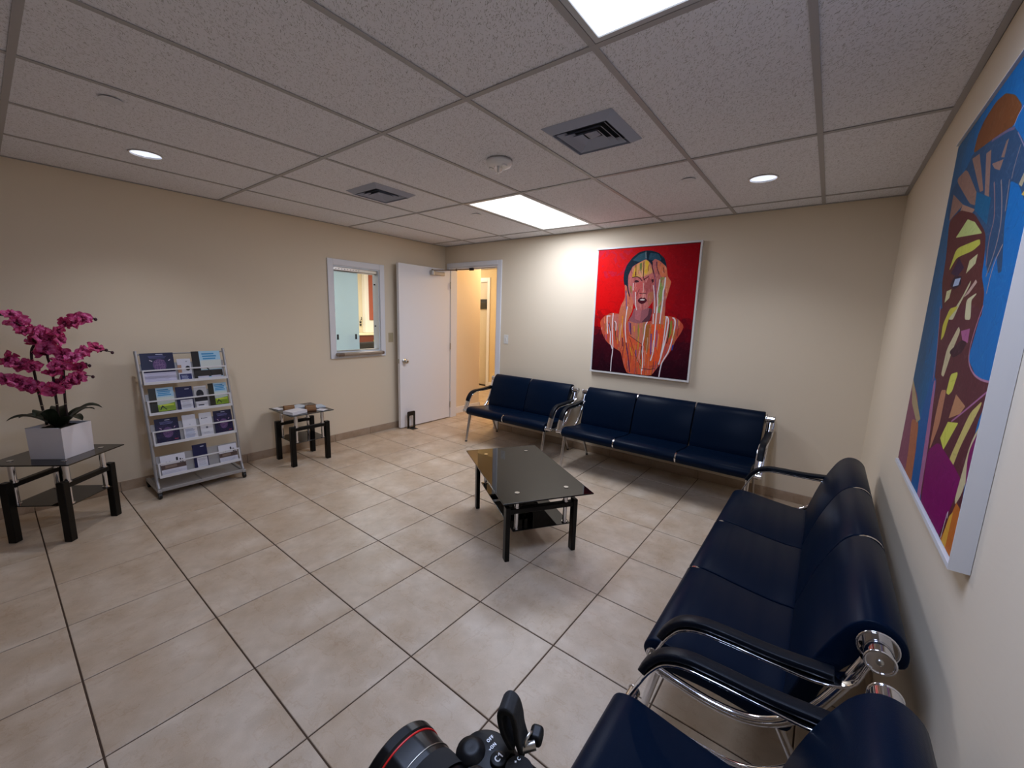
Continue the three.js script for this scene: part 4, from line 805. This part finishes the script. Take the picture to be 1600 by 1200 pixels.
  const sp = [   // spray: [n flowers, tip buds, path of z, y from the pot]
    [6, 2, 0, [[0.012, 0.749], [0.061, 0.805], [0.1, 0.846], [0.132, 0.886], [0.176, 0.898]]],
    [6, 3, 1, [[-0.02, 0.76], [-0.06, 0.81], [-0.115, 0.85], [-0.154, 0.873], [-0.185, 0.874], [-0.235, 0.881]]],
    [9, 0, 1, [[-0.044, 0.73], [-0.022, 0.775], [0.02, 0.785], [0.051, 0.75], [0.029, 0.7], [-0.01, 0.685], [0.0, 0.72]]],
    [6, 1, 0, [[0.06, 0.585], [0.09, 0.61], [0.125, 0.6], [0.17, 0.631], [0.2, 0.641]]],
    [7, 0, 0, [[0.07, 0.455], [0.1, 0.475], [0.13, 0.49], [0.179, 0.507], [0.216, 0.494]]],
    [6, 3, 2, [[-0.045, 0.62], [-0.08, 0.64], [-0.12, 0.652], [-0.165, 0.668], [-0.21, 0.675], [-0.295, 0.655]]],
    [5, 2, 2, [[0.0, 0.56], [-0.04, 0.578], [-0.076, 0.583], [-0.117, 0.575], [-0.18, 0.57]]],
    [8, 1, 2, [[0.04, 0.43], [0.004, 0.443], [-0.03, 0.462], [-0.075, 0.475], [-0.13, 0.507], [-0.185, 0.497]]],
  ];
  const stems = [[[0.05, 0.2], [0.06, 0.36], [0.066, 0.5], [0.058, 0.7], [0.012, 0.749]], [[-0.005, 0.2], [-0.006, 0.4], [-0.007, 0.55], [0.002, 0.655], [-0.03, 0.76]], [[-0.04, 0.2], [-0.043, 0.36], [-0.053, 0.51], [-0.057, 0.6], [-0.045, 0.62]]].map((q, k) => part('stem', tube(q.map(([z, y], i) => [X0 + (k - 1) * 0.02 * (1 - i / 4), y, z]), 0.0065, 30, 8), stemMat, t));
  for (const [n, nb, si, path] of sp) {
    seed = Math.round(1000 + path[0][1] * 10000);
    const c = new THREE.CatmullRomCurve3(path.map(([z, y], i) => new THREE.Vector3(X0 + 0.03 * Math.sin(i * 1.3), y, z)), false, 'centripetal');
    const st = stems[si];
    part('spray_branch', new THREE.TubeGeometry(c, 24, 0.003, 6), stemMat, st);
    for (let k = 0; k < n; k++) {
      const u = (k + 0.3) / n * (nb ? 0.86 : 1), q = c.getPoint(u), f = part('flower', flowerGeos[Math.floor(rnd() * 3)], petalMats[rnd() < 0.5 ? 0 : rnd() < 0.6 ? 1 : 2], st);
      f.position.set(q.x + (rnd() - 0.3) * 0.09, q.y + (rnd() - 0.5) * 0.035, q.z + (rnd() - 0.5) * 0.03);
      f.rotation.set((rnd() - 0.7) * 1.7, Math.PI / 2 + (rnd() - 0.5) * 2.4, (rnd() - 0.5) * 0.9, 'YXZ'); const s = 0.78 + rnd() * 0.3; f.scale.set(s, s, s);
      f.updateMatrix(); const l = part('lip', lipGeo, lipMat, st); l.position.copy(f.position); l.rotation.copy(f.rotation); l.scale.copy(f.scale);
    }
    for (let k = 0; k < nb; k++) { const q = c.getPoint(1 - k * 0.06); part('bud', budGeo, budMat, st, [q.x, q.y + (k % 2 ? 0.006 : -0.004), q.z]); }
  }
  stems.forEach((s, k) => part('stake_tie', new THREE.TorusGeometry(0.008, 0.002, 6, 12).rotateX(Math.PI / 2), M.switchBeige, s, [X0 + (k - 1) * 0.014, 0.33, [0.057, -0.006, -0.042][k]]));
}

// ------------------------------------------------------------------ the photographer's camera on its tripod, at the lower edge of the photo
const font = await new FontLoader().loadAsync('fonts/droid/droid_sans_bold.typeface.json');
{ const t = thing('digital_camera', 'black digital camera with red-ringed lens and lettered dial at the lower photo edge', 'camera', [4.212, 1.095, 3.918], Math.PI / 2);
  const B = phys('#07080a', 0.45, { specularIntensity: 0.45 }), RUB = mat('#0c0c0e', 0.75, { bumpMap: grainBump, bumpScale: 0.0004 }), print = mat('#e8e8ea', 0.5);
  part('body', merge([rspan(-0.07, 0.07, -0.056, 0.026, 0.0, 0.05, 0.008), rspan(-0.028, 0.028, 0.02, 0.05, -0.004, 0.044, 0.01)]), B, t);
  part('grip', (() => { const s = new THREE.Shape(); s.absellipse(0, 0, 0.0255, 0.03, 0, Math.PI * 2); const g = new THREE.ExtrudeGeometry(s, { depth: 0.06, bevelEnabled: true, bevelThickness: 0.012, bevelSize: 0.008, bevelOffset: -0.008, bevelSegments: 5, curveSegments: 28 }); g.rotateX(-Math.PI / 2); return toCreasedNormals(g, 0.9); })(), B, t, [0.049, -0.046, -0.006]);
  const sh1 = part('shutter_button', new THREE.LatheGeometry([[0, 0.0045], [0.005, 0.0048], [0.0085, 0.0042], [0.0095, 0.002], [0.0125, 0.0012], [0.0135, -0.002]].map(([a, b]) => new THREE.Vector2(a, b)).reverse(), 26), B, t, [0.041, 0.0262, -0.021]);
  const dial = part('control_dial', new THREE.LatheGeometry([[0, 0.003], [0.0062, 0.0028], [0.0072, 0.001], [0.0075, -0.004]].map(([a, b]) => new THREE.Vector2(a, b)).reverse(), 26), B, t, [0.0495, 0.027, 0.0035]);
  part('knurled_dial', new THREE.CylinderGeometry(0.012, 0.0125, 0.006, 40), RUB, t, [0.052, 0.0285, 0.024]);
  const txt = (s, size, par, x, y, z, rot = 0) => { const g = new TextGeometry(s, { font, size, depth: 0.0002, curveSegments: 3 }); g.computeBoundingBox(); const b = g.boundingBox; g.translate(-(b.max.x + b.min.x) / 2, -(b.max.y + b.min.y) / 2, 0); g.rotateX(-Math.PI / 2); part('lettering', g, print, par, [x, y, z], [0, rot, 0]); };
  txt('OFF', 0.003, t, 0.0596, 0.0261, -0.0145, -0.1); txt('ON', 0.003, t, 0.0565, 0.0263, -0.0082, -0.1); txt('C1', 0.0052, dial, 0, 0.003, 0);
  txt('* C', 0.003, t, 0.057, 0.0318, 0.0185);
  part('index_mark', new THREE.ConeGeometry(0.0012, 0.0004, 3), print, t, [0.0525, 0.0262, -0.0085]);
  // lens: barrel profile along -z
  const lens = part('lens_barrel', (() => { const g = new THREE.LatheGeometry([[0.03, 0.002], [0.034, -0.004], [0.0375, -0.012], [0.0385, -0.03], [0.0395, -0.05], [0.0405, -0.0615], [0.0405, -0.0645], [0.0418, -0.066], [0.042, -0.0735], [0.041, -0.075], [0.037, -0.0745], [0.036, -0.068], [0.032, -0.062], [0.0, -0.058]].map(([r, z]) => new THREE.Vector2(r, z)), 56); g.rotateX(Math.PI / 2); return toCreasedNormals(g, 0.5); })(), phys('#060607', 0.3, { specularIntensity: 0.55 }), t);
  lens.position.set(0, 0, 0);
  part('red_ring', new THREE.TorusGeometry(0.0406, 0.0009, 8, 64).translate(0, 0, -0.063), phys('#c01414', 0.3), lens);
  part('zoom_ring', (() => { const g = new THREE.CylinderGeometry(0.0398, 0.0392, 0.02, 60, 1, true); g.rotateX(Math.PI / 2); return g.translate(0, 0, -0.03); })(), RUB, lens);
  part('silver_ring', new THREE.TorusGeometry(0.0394, 0.0006, 6, 60).translate(0, 0, -0.0455), M.satin, lens);
  // strap lug and folded strap end
  part('strap_lug', merge([bar([0.066, 0.031, 0.014], [0.076, 0.034, 0.024], 0.0042), new THREE.TorusGeometry(0.006, 0.0014, 8, 18).translate(0.074, 0.036, 0.018)]), M.satin, t);
  const strap = part('neck_strap', ribbon([[0.013, 0.028], [0.008, 0.044], [0.006, 0.057], [0.002, 0.068], [-0.003, 0.0705], [-0.0075, 0.065], [-0.0065, 0.052], [-0.002, 0.04], [0.004, 0.031]], 0.02, 0.0056, 0, 0.0022, 44), RUB, t, [0.069, 0, 0.002], [0, 0.35, 0.03]);
  part('strap_buckle', rbox(0.015, 0.012, 0.012, 0.004, 0.008, 0.034, 0.022), B, strap);
}
{ const t = thing('tripod', 'black camera tripod out of sight below the digital camera', 'tripod', [4.237, 0, 3.918]);
  part('head', merge([rspan(-0.025, 0.025, 1.026, 1.038, -0.03, 0.03, 0.003), cyl(0.022, 0.05, 0, 1.0, 0), cyl(0.028, 0.02, 0, 0.965, 0)]), M.blackPlastic, t);
  part('centre_column', bar([0, 0.55, 0], [0, 0.96, 0], 0.014), M.blackPlastic, t);
  part('collar', cyl(0.04, 0.05, 0, 0.86, 0), M.blackPlastic, t);
  for (let k = 0; k < 3; k++) { const a = 0.3 + k * Math.PI * 2 / 3; const l = part('leg', bar([Math.cos(a) * 0.035, 0.86, Math.sin(a) * 0.035], [Math.cos(a) * 0.2, 0.012, Math.sin(a) * 0.2], 0.015, 0.01), M.blackPlastic, t); part('rubber_foot', new THREE.SphereGeometry(0.012, 10, 8), M.blackPlastic, l, [Math.cos(a) * 0.2, 0.0125, Math.sin(a) * 0.2]); }
}

renderer.render(scene, camera);
